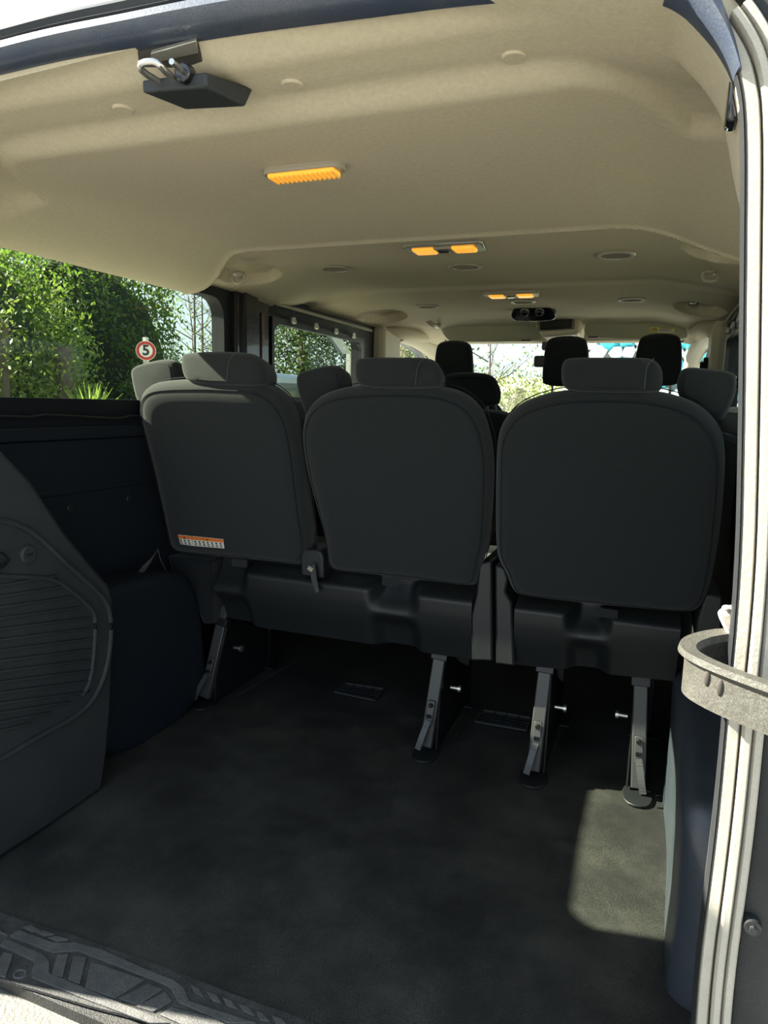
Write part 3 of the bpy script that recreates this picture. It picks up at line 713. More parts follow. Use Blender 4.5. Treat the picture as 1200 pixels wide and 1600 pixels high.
# warning sticker on left backrest
def sticker(q, root):
    P_ = [bp(*a, .007) for a in q]; bm = NB(); prism(bm, P_, -BN * .003); link('warning_sticker', bm, 'white', root)
    bm = NB(); prism(bm, [lerp4(P_, a, b) + BN * .0006 for a, b in ((0, 0), (1, 0), (1, .34), (0, .34))], -BN * .0006); link('sticker_header', bm, 'orange', root)
    bm = NB(); n_ = BN * .0012
    W = (P_[1] - P_[0]).length
    prism(bm, [lerp4(P_, .5 + a * .02 / W, b) + n_ for a, b in ((-.2, .27), (.2, .27), (0, .08))], -BN * .0005)
    k = 0; x = .06
    while x < .92:
        wdt = .009 / W
        prism(bm, [lerp4(P_, a, b) + n_ for a, b in ((x, .42), (x + wdt * .8, .42), (x + wdt * .6, .58), (x, .55))], -BN * .0005)
        prism(bm, [lerp4(P_, a, b) + n_ for a, b in ((x + wdt * .2, .62), (x + wdt * .9, .66), (x + wdt, .74), (x + wdt * .1, .72))], -BN * .0005)
        prism(bm, [lerp4(P_, a, b) + n_ for a, b in ((x, .78), (x + wdt * .5, .80), (x + wdt * 1.1, .90), (x + wdt * .9, .94), (x, .86))], -BN * .0005)
        x += .0145 / W
    link('sticker_ink', bm, 'ink', root)
sticker([(278, 836), (298, 838), (301, 853), (282, 850)], bench)
sticker([(300, 838), (348, 843), (350, 857), (302, 853)], bench)

# ---- rear lower covers
def cover(root, x0, x1, zt0, zt1, zb0, zb1, bumps, yb=.975):
    bm = NB()
    def f(u, v):
        x = x0 + (x1 - x0) * u
        zt = zt0 + (zt1 - zt0) * u; zb = zb0 + (zb1 - zb0) * u
        z = zb + (zt - zb) * v
        # recessed valley profile with a ridge
        y = yb + .045 * sstep(.62, 1.0, v) + .012 * (1 - sstep(0.0, .55, v)) - .006
        vy = 0; vk = 0
        for a, b in bumps:
            k = sstep(a - .022, a + .022, x + .03 * v * (1 if False else 0)) * (1 - sstep(b - .022, b + .022, x))
            k2 = 1 - sstep(.84, 1.0, v)
            vy = max(vy, k * k2); vk = max(vk, k)
        y -= .034 * math.exp(-((v - .56) / .13) ** 2) * (1 - vk)
        y -= vy * (.038 + .040 * sstep(.62, 1.0, v) * .9)
        y += .03 * (1 - sstep(0, .07, v)) + .055 * (1 - v)
        return Vector((x, y, z))
    grid(bm, 110, 44, f)
    r_ = bmesh.ops.extrude_face_region(bm, geom=bm.faces[:])
    for v in r_['geom']:
        if isinstance(v, bmesh.types.BMVert): v.co.y = 1.10
    return link('lower_cover', bm, 'plastic', root)
def X(px, py): return at(px, py, y=.95)
cover(bench, X(330, 880).x, X(737, 960).x, .482, .482, X(345, 975).z - .022, X(700, 1030).z - .022,
      [(X(378, 940).x, X(583, 940).x), (X(643, 960).x, X(800, 960).x)])
cover(single, X(804, 960).x, X(1062, 1000).x, .480, .478, X(805, 1042).z - .024, X(1060, 1068).z - .024,
      [(X(700, 960).x, X(893, 960).x), (X(945, 980).x, X(1200, 980).x)])
# velcro flaps between back panel and lower cover
for k, q in enumerate([(374, 880, 30), (610, 909, 28), (946, 958, 34)]):
    p = bp(q[0], q[1], -.004); bm = NB(); box(bm, p, (q[2] / 600, .004, .022)); link('fabric_flap', bm, 'fabric', bench if k < 2 else single, bevel=.001)
# seat end plates
def plate(root, q, d, m='plastic', y=.955):
    bm = NB(); prism(bm, [at(*a, y=y) for a in q], (0, d, 0)); return link('end_plate', bm, m, root, bevel=.006)
plate(bench, [(748, 880), (768, 876), (769, 950), (770, 1034), (737, 1033), (735, 960), (743, 930)], .28)
plate(single, [(773, 882), (789, 888), (794, 905), (790, 925), (800, 942), (804, 1042), (774, 1038)], .28)
plate(single, [(1102, 928), (1130, 932), (1128, 1000), (1085, 1000), (1090, 965)], .25)
plate(bench, [(468, 856), (500, 860), (505, 870), (506, 905), (470, 900)], .10, y=.945)
plate(bench, [(262, 868), (330, 876), (332, 975), (318, 975), (290, 915), (268, 895)], .20, m='fabric_side', y=1.0)
# seat pull strap between left and middle places
bm = NB(); a = at(487, 880, y=.938)
V = [at(484, 884, y=.935), at(492, 882, y=.930), at(495, 905, y=.925), at(499, 925, y=.925), at(493, 926, y=.93), at(486, 905, y=.93)]
prism(bm, V, (0, .003, 0)); link('pull_strap', bm, 'strap', bench)
bm = NB(); box(bm, at(485, 889, y=.928), (.016, .004, .012), Matrix.Rotation(.5, 3, 'Y')); link('strap_buckle', bm, 'hookp', bench, bevel=.001)
# straps hanging at the left end of the bench
bm = NB(); pts = [at(246, 858, y=.84), at(238, 870, y=.82), at(222, 885, y=.80), at(211, 900, y=.79), at(218, 903, y=.795), at(234, 880, y=.82)]
prism(bm, pts, (0, .004, 0)); link('loose_strap', bm, 'strap', bench)
bm = NB(); tube(bm, [at(247, 858, y=.95), at(250, 872, y=.945), at(256, 885, y=.95), at(265, 900, y=.96)], .002, 6); link('release_cable', bm, 'strap', bench)
# seat cushions
for root, x0, x1 in ((bench, -.76, -.275), (bench, -.265, .20), (single, .245, .69)):
    bm = NB(); box2(bm, (x0, 1.06, .34), (x1, 1.50, .475)); link('seat_cushion', bm, 'fabric', root, bevel=.03)

# ---- seat legs
def leg(root, foot, topp, side, far=True):
    f = at(*foot, z=0.012); tpt = at(*topp, y=f.y + .06)
    w_ = .034
    t = D.objects.new('leg', None)
    bm = NB(); dv = (tpt - f).normalized(); up = Vector((0, -1, 0))
    tt = f + dv * ((tpt - f).length * .90)
    beam(bm, f + Vector((0, .01, .01)), tt, .022, w_, Vector((1, 0, 0)))
    lg = link('leg', bm, 'legm', root, bevel=.003)
    bm = NB(); beam(bm, tt - dv * .004, tt + dv * .02, .028, w_ + .012, Vector((1, 0, 0))); link('leg_collar', bm, 'blackm', lg, bevel=.002)
    bm = NB(); beam(bm, tt + dv * .01, tt + dv * .06, .018, w_ - .010, Vector((1, 0, 0))); link('leg_top', bm, 'legm', lg, bevel=.002)
    # side cheek plates running forward
    bm = NB()
    for sx in (.022,):
        xx = side * sx
        prism(bm, [f + Vector((xx, .02, .0)), f + Vector((xx, .36, .0)), f + Vector((xx, .36, .12)), f + Vector((xx, .20, .20)), f + Vector((xx, .12, .27)), f + Vector((xx, .05, .27))], (side * .006, 0, 0))
    link('side_plate', bm, 'blackm', lg, bevel=.002)
    # latch: bracket, rivet, slot, lever
    m_ = f + dv * .115 + Vector((0, -.014, 0))
    bm = NB(); beam(bm, m_ - dv * .035, m_ + dv * .03, .004, .020, Vector((1, 0, 0))); link('latch_plate', bm, 'legm', lg, bevel=.0015)
    bm = NB(); q = m_ + dv * .018; cyl(bm, q, q + Vector((0, -.007, 0)), .007, .006); link('rivet', bm, 'blackm', lg)
    bm = NB(); q = m_ - dv * .012 + Vector((0, -.003, 0)); box(bm, q, (.014, .004, .010)); link('latch_slot', bm, 'gloss', lg)
    bm = NB(); a = m_ - dv * .022 + Vector((0, -.006, 0)); b = f + Vector((-side * .012, -.03, .018))
    pth = smooth_open([a, (a + b) / 2 + Vector((0, -.006, 0)), b], 2); r2 = []
    for i, p in enumerate(pth): r2.append(p)
    V0 = None
    for i in range(len(pth) - 1): beam(bm, pth[i], pth[i + 1] + (pth[i + 1] - pth[i]) * .15, .004, .016, Vector((1, 0, 0)))
    link('release_lever', bm, 'legm', lg)
    bm = NB(); q = f + dv * .16 + Vector((side * .03, .06, 0)); cyl(bm, q, q + Vector((-side * .055 if False else side * .028, 0, 0)), .0055); cyl(bm, q + Vector((side * .022, 0, 0)), q + Vector((side * .03, 0, 0)), .010); link('pivot_bolt', bm, 'steel', lg)
    bm = NB(); pts = smooth_closed([Vector((f.x + a, f.y + b, .0)) for a, b in ((-.034, -.045), (.034, -.045), (.036, .06), (-.036, .06))], 2); prism(bm, pts, (0, 0, .006)); link('foot_plate', bm, 'plastic', lg, bevel=.0015)
    # forward leg
    if far:
        bm = NB(); g = f + Vector((.01, .37, 0)); beam(bm, g, g + Vector((0, .0, .33)), .03, .04, Vector((1, 0, 0))); link('leg', bm, 'blackm', root, bevel=.003)
        bm = NB(); box(bm, g + Vector((0, 0, -.008)), (.09, .06, .006)); link('foot_plate', bm, 'plastic', root, bevel=.001)
    # floor rail edge
    return lg
leg(bench, (318, 1096), (350, 962), 1)
leg(bench, (664, 1174), (690, 1012), 1)
leg(single, (832, 1212), (854, 1030), 1)
leg(single, (996, 1240), (1002, 1050), -1)
for q0, q1, ww in (((370, 1087), (462, 1032), .004), ((712, 1150), (742, 1100), .004), ((178, 1164), (292, 1100), .004)):
    a = at(*q0, z=.004); b = at(*q1, z=.004); bm = NB(); beam(bm, a, b, ww, .004)
    tag(link('floor_rail_edge', bm, 'legm'), 'thin metal floor rail edge %s' % {370: 'beside the leftmost seat leg', 712: 'running forward from the second seat leg', 178: 'along the left wall base'}[q0[0]], 'rail', 'floor rail edges')
# floor air grilles
def grille(q, lab, ns=4):
    P_ = [at(*a, z=.004) for a in q]; t = thing('floor_grille', lab, 'grille', P_[0], 'floor air grilles')
    bm = NB()
    for i in range(4): beam(bm, P_[i] + Vector((0, 0, .002)), P_[(i + 1) % 4] + Vector((0, 0, .002)), .005, .005)
    link('grille_frame', bm, 'legm', t)
    bm = NB(); prism(bm, P_, (0, 0, -.003)); link('grille_back', bm, 'gloss', t)
    for k in range(1, ns + 1):
        v = k / (ns + 1); bm = NB(); beam(bm, lerp4(P_, 0.02, v), lerp4(P_, .98, v), .007, .003); link('slat', bm, 'trimpl', t)
    for k in range(1, 4):
        bm = NB(); beam(bm, lerp4(P_, k / 4, 0.02), lerp4(P_, k / 4, .98), .005, .004); link('slat_bar', bm, 'trimpl', t)
grille([(540, 1068), (600, 1077), (585, 1095), (523, 1082)], 'small black floor air grille between first and second seat legs')
grille([(755, 1110), (830, 1122), (822, 1142), (742, 1128)], 'black floor air grille between second and third seat legs')

# ================================================================ SECOND ROW, FRONT ROW
def simple_seat(name, lab, x, y, wid, ztop, hr, m='fabric_side', grp=None, wings=False, posts=False):
    t = thing(name, lab, 'seat', (x, y, 0), grp)
    h0 = Vector((x, y + .12, .42)); h1 = Vector((x, y, ztop)); d = (h1 - h0).normalized(); n_ = Vector((0, d.z, -d.y))
    w2 = wid / 2; L_ = (h1 - h0).length
    q = [(-w2 * .9, 0), (w2 * .9, 0), (w2, L_ * .3), (w2 * .98, L_ * .8), (w2 * .7, L_), (-w2 * .7, L_), (-w2 * .98, L_ * .8), (-w2, L_ * .3)]
    bm = NB(); cushion(bm, [h0 + Vector((a, 0, 0)) + d * b for a, b in q], n_, .13, .035, back_inset=.01); link('backrest', bm, m, t)
    hw, hh0, hh1, dy = hr
    c_ = Vector((x, y - .02 + dy, 0))
    qq = [(-hw, hh0 + .04), (-hw * .9, hh0), (hw * .9, hh0), (hw, hh0 + .04), (hw * .93, hh1 - .05), (hw * .72, hh1), (-hw * .72, hh1), (-hw * .93, hh1 - .05)]
    bm = NB(); cushion(bm, [c_ + Vector((a, -.12 * (b - hh0), b)) for a, b in qq], (0, 1, .1), .10, .025, back_inset=.01); h = link('headrest', bm, m, t)
    for sx in (-.06, .06):
        bm = NB(); cyl(bm, (x + sx, y + .05, ztop - .03), (x + sx, y + .03, hh0 + .02), .006, n=10); link('headrest_post', bm, 'steel', h)
    bm = NB(); box2(bm, (x - w2, y + .1, .30), (x + w2, y + .58, .44)); link('seat_cushion', bm, m, t, bevel=.04)
    bm = NB(); box2(bm, (x - w2 * .7, y + .18, .0), (x + w2 * .7, y + .5, .30)); link('seat_base', bm, 'blackm', t, bevel=.01)
    return t
g2 = 'second row seats'
simple_seat('middle_row_seat', 'black seat of the second row whose headrest shows between the middle and right rear headrests', -.06, 1.70, .47, .93, (.118, .945, 1.066, .0), grp=g2)
simple_seat('middle_row_seat', 'black second row seat in the gap between left and middle rear seats', -.56, 1.72, .46, .93, (.11, .95, .985, .0), grp=g2)
simple_seat('middle_row_seat', 'black second row seat behind the right rear single seat', .50, 1.72, .46, .93, (.11, .95, .985, .0), grp=g2)
g1 = 'front seats'
simple_seat('front_seat', 'black front seat with rounded headrest at the left of the windscreen', -.40, 2.72, .48, 1.02, (.102, 1.06, 1.27, 0), grp=g1)
simple_seat('front_seat', 'black middle front seat whose headrest hides part of the mirror', .16, 2.64, .42, .98, (.107, 1.05, 1.278, 0), grp=g1)
simple_seat('front_seat', 'black front seat with headrest at the right end of the windscreen', .56, 2.70, .42, .98, (.102, 1.06, 1.29, 0), grp=g1)

# ================================================================ LEFT CARGO TRIM PANEL
XP = -.63
t = thing('cargo_side_panel', 'black moulded side panel with ribbed oval at the left rear', 'side panel', (XP, .3, 0))
def S(px, py, x=XP): return at(px, py, x=x)
# outline: extends back to the door opening, behind frame
o_ = [S(0, 700), S(50, 752), S(100, 828), S(150, 890), S(170, 912), S(178, 935), S(178, 1000), S(175, 1100), S(168, 1180), S(160, 1234), S(80, 1290), S(0, 1342)]
o_ += [Vector((XP, .115, .0)), Vector((XP, .115, .98)), Vector((XP, .15, .96))]
bm = NB(); prism(bm, o_, (-.185, 0, 0)); pan = link('panel_body', bm, 'trimpl', t, bevel=.010)
def ring_raise(pts, rad, m, nm, off=.003, closed=False):
    bm = NB(); P_ = smooth_open([p + Vector((off, 0, 0)) for p in pts], 2); tube(bm, P_, rad, 8); return link(nm, bm, m, t)
ring_raise([S(-60, 806), S(0, 812), S(35, 822), S(62, 842), S(110, 888), S(158, 930), S(171, 955), S(172, 1000), S(165, 1045), S(150, 1085), S(125, 1115), S(60, 1150), S(0, 1186), S(-60, 1215)], .006, 'trimpl', 'outer_moulding')
ring_raise([S(-60, 897), S(0, 900), S(80, 903), S(100, 915), S(140, 948), S(148, 965), S(146, 1010), S(142, 1050), S(135, 1075), S(125, 1088)], .005, 'trimpl', 'inner_moulding')
for k in range(15):
    yl = 915 + k * 16.5; yr = yl - 22
    xr = 90 + min(50, k * 12) if k < 12 else 138 - (k - 11) * 30
    if xr < 10: break
    bm = NB(); a = S(-60, yl + 10); b = S(xr, yr + 6); a.x += .001; b.x += .001
    beam(bm, a, b, .006, .009, Vector((1, 0, 0))); link('rib', bm, 'trimpl', t, bevel=.002)
c_ = S(42, 866); bm = NB(); cyl(bm, c_ + Vector((-.01, 0, 0)), c_ + Vector((.008, 0, 0)), .021, .019, 28); kb = link('round_cap', bm, 'trimpl', t, bevel=.003)
bm = NB(); box(bm, c_ + Vector((.009, 0, 0)), (.003, .018, .003)); link('cap_slot', bm, 'plastic', t)
c_ = S(-3, 876); bm = NB(); ell(bm, c_, (.016, .020, .018)); ell(bm, c_ + Vector((.01, -.01, .0)), (.008, .03, .009)); link('bag_hook', bm, 'plastic', t)
# left wheel housing
t2 = NB(); cushion(t2, [Vector((-.70, a, b)) for a, b in ((.52, -.02), (.52, .44), (.62, .47), (.90, .46), (.98, .40), (1.02, .25), (1.03, -.02))], (-1, 0, 0), .125, .03)
tag(link('wheel_housing', t2, 'wall'), 'dark rounded wheel housing behind the ribbed left side panel', 'wheel housing')

# ================================================================ RIGHT WHEEL ARCH COVER
bm = NB()
def arch(u, v):
    # u along y (near to far), v around section: floor side -> side -> top -> wall
    y = .30 + (1.02 - .30) * u
    zt = .335 + .01 * math.sin(u * math.pi)
    near = 1 - sstep(0, .14, u)
    zt = zt * (1 - .75 * near ** 2); xs = .655 + .13 * near ** 2
    xs += -.004 * math.sin(u * 7)
    r = .035
    if v < .5:
        k = v / .5; x = xs + .004 * math.sin(k * math.pi); z = -.01 + (zt - r + .01) * k
        if near > .5: x = xs
    elif v < .72:
        a = (v - .5) / .22 * math.pi / 2; x = xs + r * (1 - math.cos(a)); z = zt - r + r * math.sin(a)
    else:
        k = (v - .72) / .28; x = xs + r + (.826 - xs - r) * k; z = zt + .012 * k
    return Vector((x, y, z))
grid(bm, 48, 40, arch)
V = [v for v in bm.verts]
t3 = link('wheel_arch_cover', bm, 'arch'); tag(t3, 'smooth dark satin wheel arch cover at the lower right', 'wheel arch')
sm = t3.modifiers.new('solid', 'SOLIDIFY'); sm.thickness = .004; sm.offset = -1

# ================================================================ CURVED ARM AT THE RIGHT JAMB
t4 = thing('door_check_arm', 'dusty grey curved metal arm sticking out of the right door jamb', 'bracket', (.66, .0, .7))
ap = smooth_open([(.685, .030, .705), (.650, .026, .704), (.628, .010, .702), (.612, -.012, .700), (.611, -.032, .698), (.625, -.052, .697), (.650, -.070, .695), (.690, -.090, .692), (.750, -.120, .688), (.81, -.145, .684)], 2)
bm = NB(); H = .0235; Wd = .0075
prof = [(-Wd * .6, -H), (Wd * .9, -H), (Wd, -H + .006), (Wd * .35, -H + .012), (Wd * .35, H - .016), (Wd, H - .008), (Wd * .7, H - .001), (-Wd * 1.3, H), (-Wd * 1.5, H - .006), (-Wd * .6, H - .012)]
rings = []
for i, p in enumerate(ap):
    a = ap[max(0, i - 1)]; b = ap[min(len(ap) - 1, i + 1)]; d = (b - a).normalized()
    n_ = Vector((d.y, -d.x, 0)).normalized()   # outward (towards the camera side)
    rings.append([bm.verts.new(p + n_ * (-o) + Vector((0, 0, h_))) for o, h_ in prof])
for A, B in zip(rings[:-1], rings[1:]):
    for k in range(len(prof)): bm.faces.new((A[k], A[(k + 1) % len(prof)], B[(k + 1) % len(prof)], B[k]))
bm.faces.new(rings[0][::-1]); bm.faces.new(rings[-1])
arm = link('arm', bm, 'bracket', t4)
for px, py in ((1111, 1058), (1130, 1073)):
    bi = min(range(12, len(ap)), key=lambda i: abs((RX.x * (ap[i].x - CAM.x) + RY.x * (ap[i].y - CAM.y) + RZ.x * (ap[i].z - CAM.z)) * F_PX / (0 + Vector((RX.z, RY.z, RZ.z)).dot(ap[i] - CAM)) + 600 - px))
    dd = (ap[bi + 1] - ap[bi - 1]).normalized(); p = on(px, py, ap[bi], Vector((dd.y, -dd.x, 0)).normalized()) - Vector((dd.y, -dd.x, 0)).normalized() * (-Wd * .6)
    bm = NB(); ell(bm, p, (.0035, .0025, .0085)); link('arm_slot', bm, 'venth', t4)
bm = NB(); p = at(1133, 962, y=.022); prism(bm, [at(*q, y=.02) for q in ((1122, 963), (1130, 957), (1150, 955), (1160, 1035), (1145, 1015), (1135, 990))], (0, .02, 0)); link('jamb_bracket', bm, 'strip', t4, bevel=.003)
for dx in (0, 9): 
    bm = NB(); p = at(1136 + dx, 950, y=.02); ell(bm, p, (.005, .005, .003)); link('rivet', bm, 'strip', t4)

# ================================================================ SILL MAT AND BUMPER
def cp(x, y): return (x / 2.4, 1300 + y / 2.4)
def fl(x, y, z=.004): q = cp(x, y); return at(q[0], q[1], z=z)
t5 = thing('sill_mat', 'grey rubber sill mat with raised geometric tiles at the lower left', 'mat', (-.2, .0, 0))
mp = [fl(-400, 180), fl(-100, 270), fl(130, 345), fl(250, 378), fl(400, 432), fl(560, 488), fl(700, 540), fl(900, 618), fl(1100, 688), fl(1300, 775), fl(1450, 850), fl(1250, 850), fl(900, 800), fl(620, 725), fl(330, 650), fl(0, 552), fl(-400, 440)]
for p in mp: p.z = 0.0
bm = NB(); prism(bm, mp, (0, 0, .0045)); link('mat_base', bm, 'matr', t5)
tiles = [[(85, 360), (120, 355), (152, 375), (120, 380)], [(132, 380), (165, 375), (205, 388), (170, 395)], [(178, 400), (215, 395), (258, 408), (215, 415)],
 [(70, 372), (200, 420), (285, 420), (380, 445), (560, 525), (650, 560), (690, 590), (710, 640), (960, 722), (850, 722), (670, 645), (640, 590), (600, 570), (290, 450), (200, 458), (35, 395)],
 [(20, 405), (165, 465), (185, 490), (185, 535), (330, 595), (460, 650), (560, 690), (640, 722), (560, 722), (330, 635), (120, 550), (118, 530), (130, 490), (0, 430)],
 [(215, 465), (258, 462), (235, 550), (195, 540)], [(275, 470), (325, 475), (300, 575), (255, 560)], [(340, 490), (540, 560), (430, 630), (320, 590)],
 [(555, 575), (610, 595), (520, 655), (445, 630)], [(620, 605), (645, 640), (575, 680), (510, 660)], [(0, 480), (15, 455), (50, 465), (20, 550), (0, 545)],
 [(715, 580), (745, 590), (765, 625), (730, 610)], [(775, 605), (810, 615), (830, 645), (800, 640)], [(835, 625), (870, 640), (890, 670), (850, 655)],
 [(895, 650), (930, 660), (955, 695), (915, 680)], [(960, 675), (985, 685), (1010, 715), (975, 710)], [(1020, 695), (1055, 705), (1080, 735), (1040, 730)],
 [(600, 690), (640, 662), (800, 702), (860, 735), (700, 735)], [(-60, 350), (-10, 365), (30, 392), (-30, 380)], [(1090, 735), (1120, 740), (1150, 775), (1110, 770)]]
for q in tiles:
    bm = NB(); prism(bm, [fl(*a) for a in q], (0, 0, .0035)); link('mat_tile', bm, 'tile', t5, bevel=.0008)
c_ = fl(75, 535); bm = NB(); tube(bm, [c_ + Vector((.010 * math.cos(a), .008 * math.sin(a), .001)) for a in [2 * math.pi * k / 20 for k in range(20)]], .002, 6, True); link('mat_ring', bm, 'tile', t5)
# bumper step below the mat
bq = [at(-300, 1420, z=-.02), at(0, 1532, z=-.02), at(60, 1556, z=-.02), at(160, 1585, z=-.02), at(260, 1612, z=-.02), at(420, 1660, z=-.02)]
bm = NB(); yb_ = [Vector((p.x, p.y, -.02)) for p in bq]
V1 = [bm.verts.new(p) for p in yb_]; V2 = [bm.verts.new(p + Vector((.01, -.10, -.012))) for p in yb_]; V3 = [bm.verts.new(p + Vector((.0, -.30, -.03))) for p in yb_]; V4 = [bm.verts.new(p + Vector((.0, -.31, -.25))) for p in yb_]
V5 = [bm.verts.new(p + Vector((0, .0, -.25))) for p in yb_]
for A, B in ((V1, V2), (V2, V3), (V3, V4), (V5, V1)):
    for k in range(len(A) - 1): bm.faces.new((A[k], A[k + 1], B[k + 1], B[k]))
tag(link('rear_bumper_step', bm, 'sill'), 'pale textured bumper step in sunlight at the bottom left corner', 'bumper')

# ================================================================ OUTSIDE
def leaves(bm, c, n, size, spread, aspect=2.2, up=0.4, rnd=random):
    for _ in range(n):
        d = Vector((rnd.gauss(0, 1), rnd.gauss(0, 1), rnd.gauss(0, 1)))
        p = c + Vector((d.x * spread[0], d.y * spread[1], d.z * spread[2])) * .5
        a = Vector((rnd.gauss(0, 1), rnd.gauss(0, 1), rnd.gauss(0, 1) + up)).normalized()
        b = a.cross(Vector((rnd.gauss(0, 1), rnd.gauss(0, 1), rnd.gauss(0, 1)))).normalized()
        s = size * rnd.uniform(.6, 1.3); a *= s; b *= s / aspect
        v = [bm.verts.new(p), bm.verts.new(p + a * .5 + b * .5), bm.verts.new(p + a), bm.verts.new(p + a * .5 - b * .5)]
        bm.faces.new(v)
def tree(name, lab, c, r, nclump, nleaf, size, m, seed, core=True, trunk=True, grp=None, zmin=None, clump=.22, up=.6, cat='tree'):
    rnd = random.Random(seed); c = Vector(c); r = Vector(r)
    t = thing(name, lab, cat, (c.x, c.y, -.55), grp)
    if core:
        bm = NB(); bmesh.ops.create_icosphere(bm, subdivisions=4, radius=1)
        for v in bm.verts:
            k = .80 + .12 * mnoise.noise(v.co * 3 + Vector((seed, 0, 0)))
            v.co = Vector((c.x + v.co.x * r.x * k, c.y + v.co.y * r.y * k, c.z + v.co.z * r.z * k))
        link('light_block_core', bm, 'core', t, kind='stuff')  # solid dark core added to stop light passing through the foliage
    bm = NB()
    for _ in range(nclump):
        while True:
            d = Vector((rnd.gauss(0, 1), rnd.gauss(0, 1), rnd.gauss(0, 1))).normalized()
            if d.x > -.55 or not core: break
        k = rnd.uniform(.82, 1.03) if core else rnd.uniform(.25, 1.0)
        k *= 1 + .13 * mnoise.noise(d * 2.5 + Vector((seed, 3, 0)))
        p = c + Vector((d.x * r.x, d.y * r.y, d.z * r.z)) * k
        if p.z < -.5: continue
        leaves(bm, p, nleaf, size, (clump, clump, clump * 1.5), up=up, rnd=rnd)
    link('foliage', bm, m, t, smooth=False, kind='stuff')
    if trunk:
        bm = NB(); tube(bm, smooth_open([(c.x, c.y, -.56), (c.x + .05, c.y, c.z * .5), (c.x, c.y + .1, c.z + r.z * .5)], 1), [.14, .12, .10, .08, .07, .05][:6] if False else .09, 8); link('trunk', bm, 'bark', t)
    return t
g = 'evergreens outside the left window'
tree('leafy_shrub', 'yellow-green shrub added as sun flecks at the far left edge of the side window', (-5.5, 4.35, 1.0), (.35, .4, 1.35), 130, 14, .06, 'leaf2', 41, core=False, cat='shrub')  # yellow-green leaves stand in for sun highlights on the evergreens
def W_(px, py, x): return at(px, py, x=x)
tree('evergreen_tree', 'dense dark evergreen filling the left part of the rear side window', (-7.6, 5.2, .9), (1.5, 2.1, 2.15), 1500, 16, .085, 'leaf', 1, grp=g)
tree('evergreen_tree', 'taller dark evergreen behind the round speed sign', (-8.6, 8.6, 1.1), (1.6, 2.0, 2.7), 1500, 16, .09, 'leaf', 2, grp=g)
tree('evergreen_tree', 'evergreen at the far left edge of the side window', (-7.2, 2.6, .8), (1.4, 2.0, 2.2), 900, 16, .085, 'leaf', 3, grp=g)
tree('leafy_shrub', 'yellow-green shrub added as sun flecks in front of the dark evergreens', (-5.55, 5.2, .85), (.40, .55, 1.25), 200, 14, .06, 'leaf2', 4, core=False, cat='shrub')  # added shrub whose leaf colour imitates sun flecks on the trees behind
tree('leafy_shrub', 'low dark shrub under the bare branches right of the sign', (-9.2, 13.2, .6), (1.3, 2.4, 1.1), 500, 14, .10, 'leaf', 5, cat='shrub')
tree('leafy_shrub', 'tall olive shrub at the right end of the rear side window', (-9.5, 15.3, 2.0), (.8, .75, 2.2), 220, 12, .09, 'leaf3', 6, core=False, cat='shrub')
# bare young trees against the sky
def bare(name, lab, base, h, seed):
    rnd = random.Random(seed); b = Vector(base); t = thing(name, lab, 'tree', b, 'bare young trees')
    bm = NB(); tube(bm, [b, b + Vector((.05, .0, h * .5)), b + Vector((.0, .1, h))], [.045, .03, .012], 6); link('trunk', bm, 'bark', t)
    bm = NB()
    for k in range(26):
        z = rnd.uniform(.2, .97) * h; a = rnd.uniform(0, 6.28); L_ = rnd.uniform(.4, 1.1)
        p = b + Vector((0, 0, z)); q = p + Vector((math.cos(a) * L_, math.sin(a) * L_, L_ * .7)); mm_ = (p + q) / 2 + Vector((0, 0, -.08))
        tube(bm, [p, mm_, q], [.014, .009, .004], 4)
        for j in range(3):
            r0 = mm_ + (q - mm_) * rnd.random(); a2 = rnd.uniform(0, 6.28); tube(bm, [r0, r0 + Vector((math.cos(a2) * .3, math.sin(a2) * .3, .25))], [.006, .003], 3)
    link('branches', bm, 'bark', t, kind='stuff')
    bm = NB()
    for k in range(34): leaves(bm, b + Vector((rnd.uniform(-.8, .8), rnd.uniform(-.8, .8), rnd.uniform(.25, 1) * h)), 7, .08, (.2, .2, .15), rnd=rnd)
    link('foliage', bm, 'leaf', t, smooth=False, kind='stuff')
bare('young_tree', 'thin bare tree just right of the dark evergreens', (-9.4, 12.9, -.55), 5.2, 11)
bare('young_tree', 'thin bare tree near the right corner of the rear side window', (-9.3, 14.2, -.55), 5.0, 12)
bare('young_tree', 'slim branching tree between the other two bare ones', (-10.4, 14.6, -.55), 5.5, 13)
# speed sign
c_ = W_(228, 548, -4.6); t = thing('speed_sign', 'round red-rimmed speed sign reading 5 on a pale post', 'sign', (c_.x, c_.y, -.55))
fc = (CAM - c_); fc.z = 0; fc.normalize(); rt = Vector((-fc.y, fc.x, 0)); Rr = c_ - W_(243, 548, -4.6); R_ = (abs((ray(243, 548).normalized() - ray(228, 548).normalized()).length)) * (c_ - CAM).length
def disc(bm, rad, off, th_): cyl(bm, c_ + fc * off, c_ + fc * (off + th_), rad, n=40)
bm = NB(); disc(bm, R_, 0, .006); link('sign_rim', bm, 'red', t)
bm = NB(); disc(bm, R_ * 1.06, -.003, .006); link('sign_edge', bm, 'signw', t)
bm = NB(); disc(bm, R_ * .70, .006, .003); link('sign_face', bm, 'signw', t)
bm = NB(); box2(bm, (c_.x - fc.x * .03 - .022, c_.y - fc.y * .03 - .022, -.55), (c_.x - fc.x * .03 + .022, c_.y - fc.y * .03 + .022, c_.z + R_ * 1.45)); link('post', bm, 'post', t)
cu = D.curves.new('sign_numeral', 'FONT'); cu.body = '5'; cu.size = R_ * 1.55; cu.align_x = 'CENTER'; cu.align_y = 'CENTER'; cu.extrude = .001; cu.offset = R_ * .045
tmp = D.objects.new('tmp_text', cu); COL.objects.link(tmp)
bpy.context.view_layer.update()
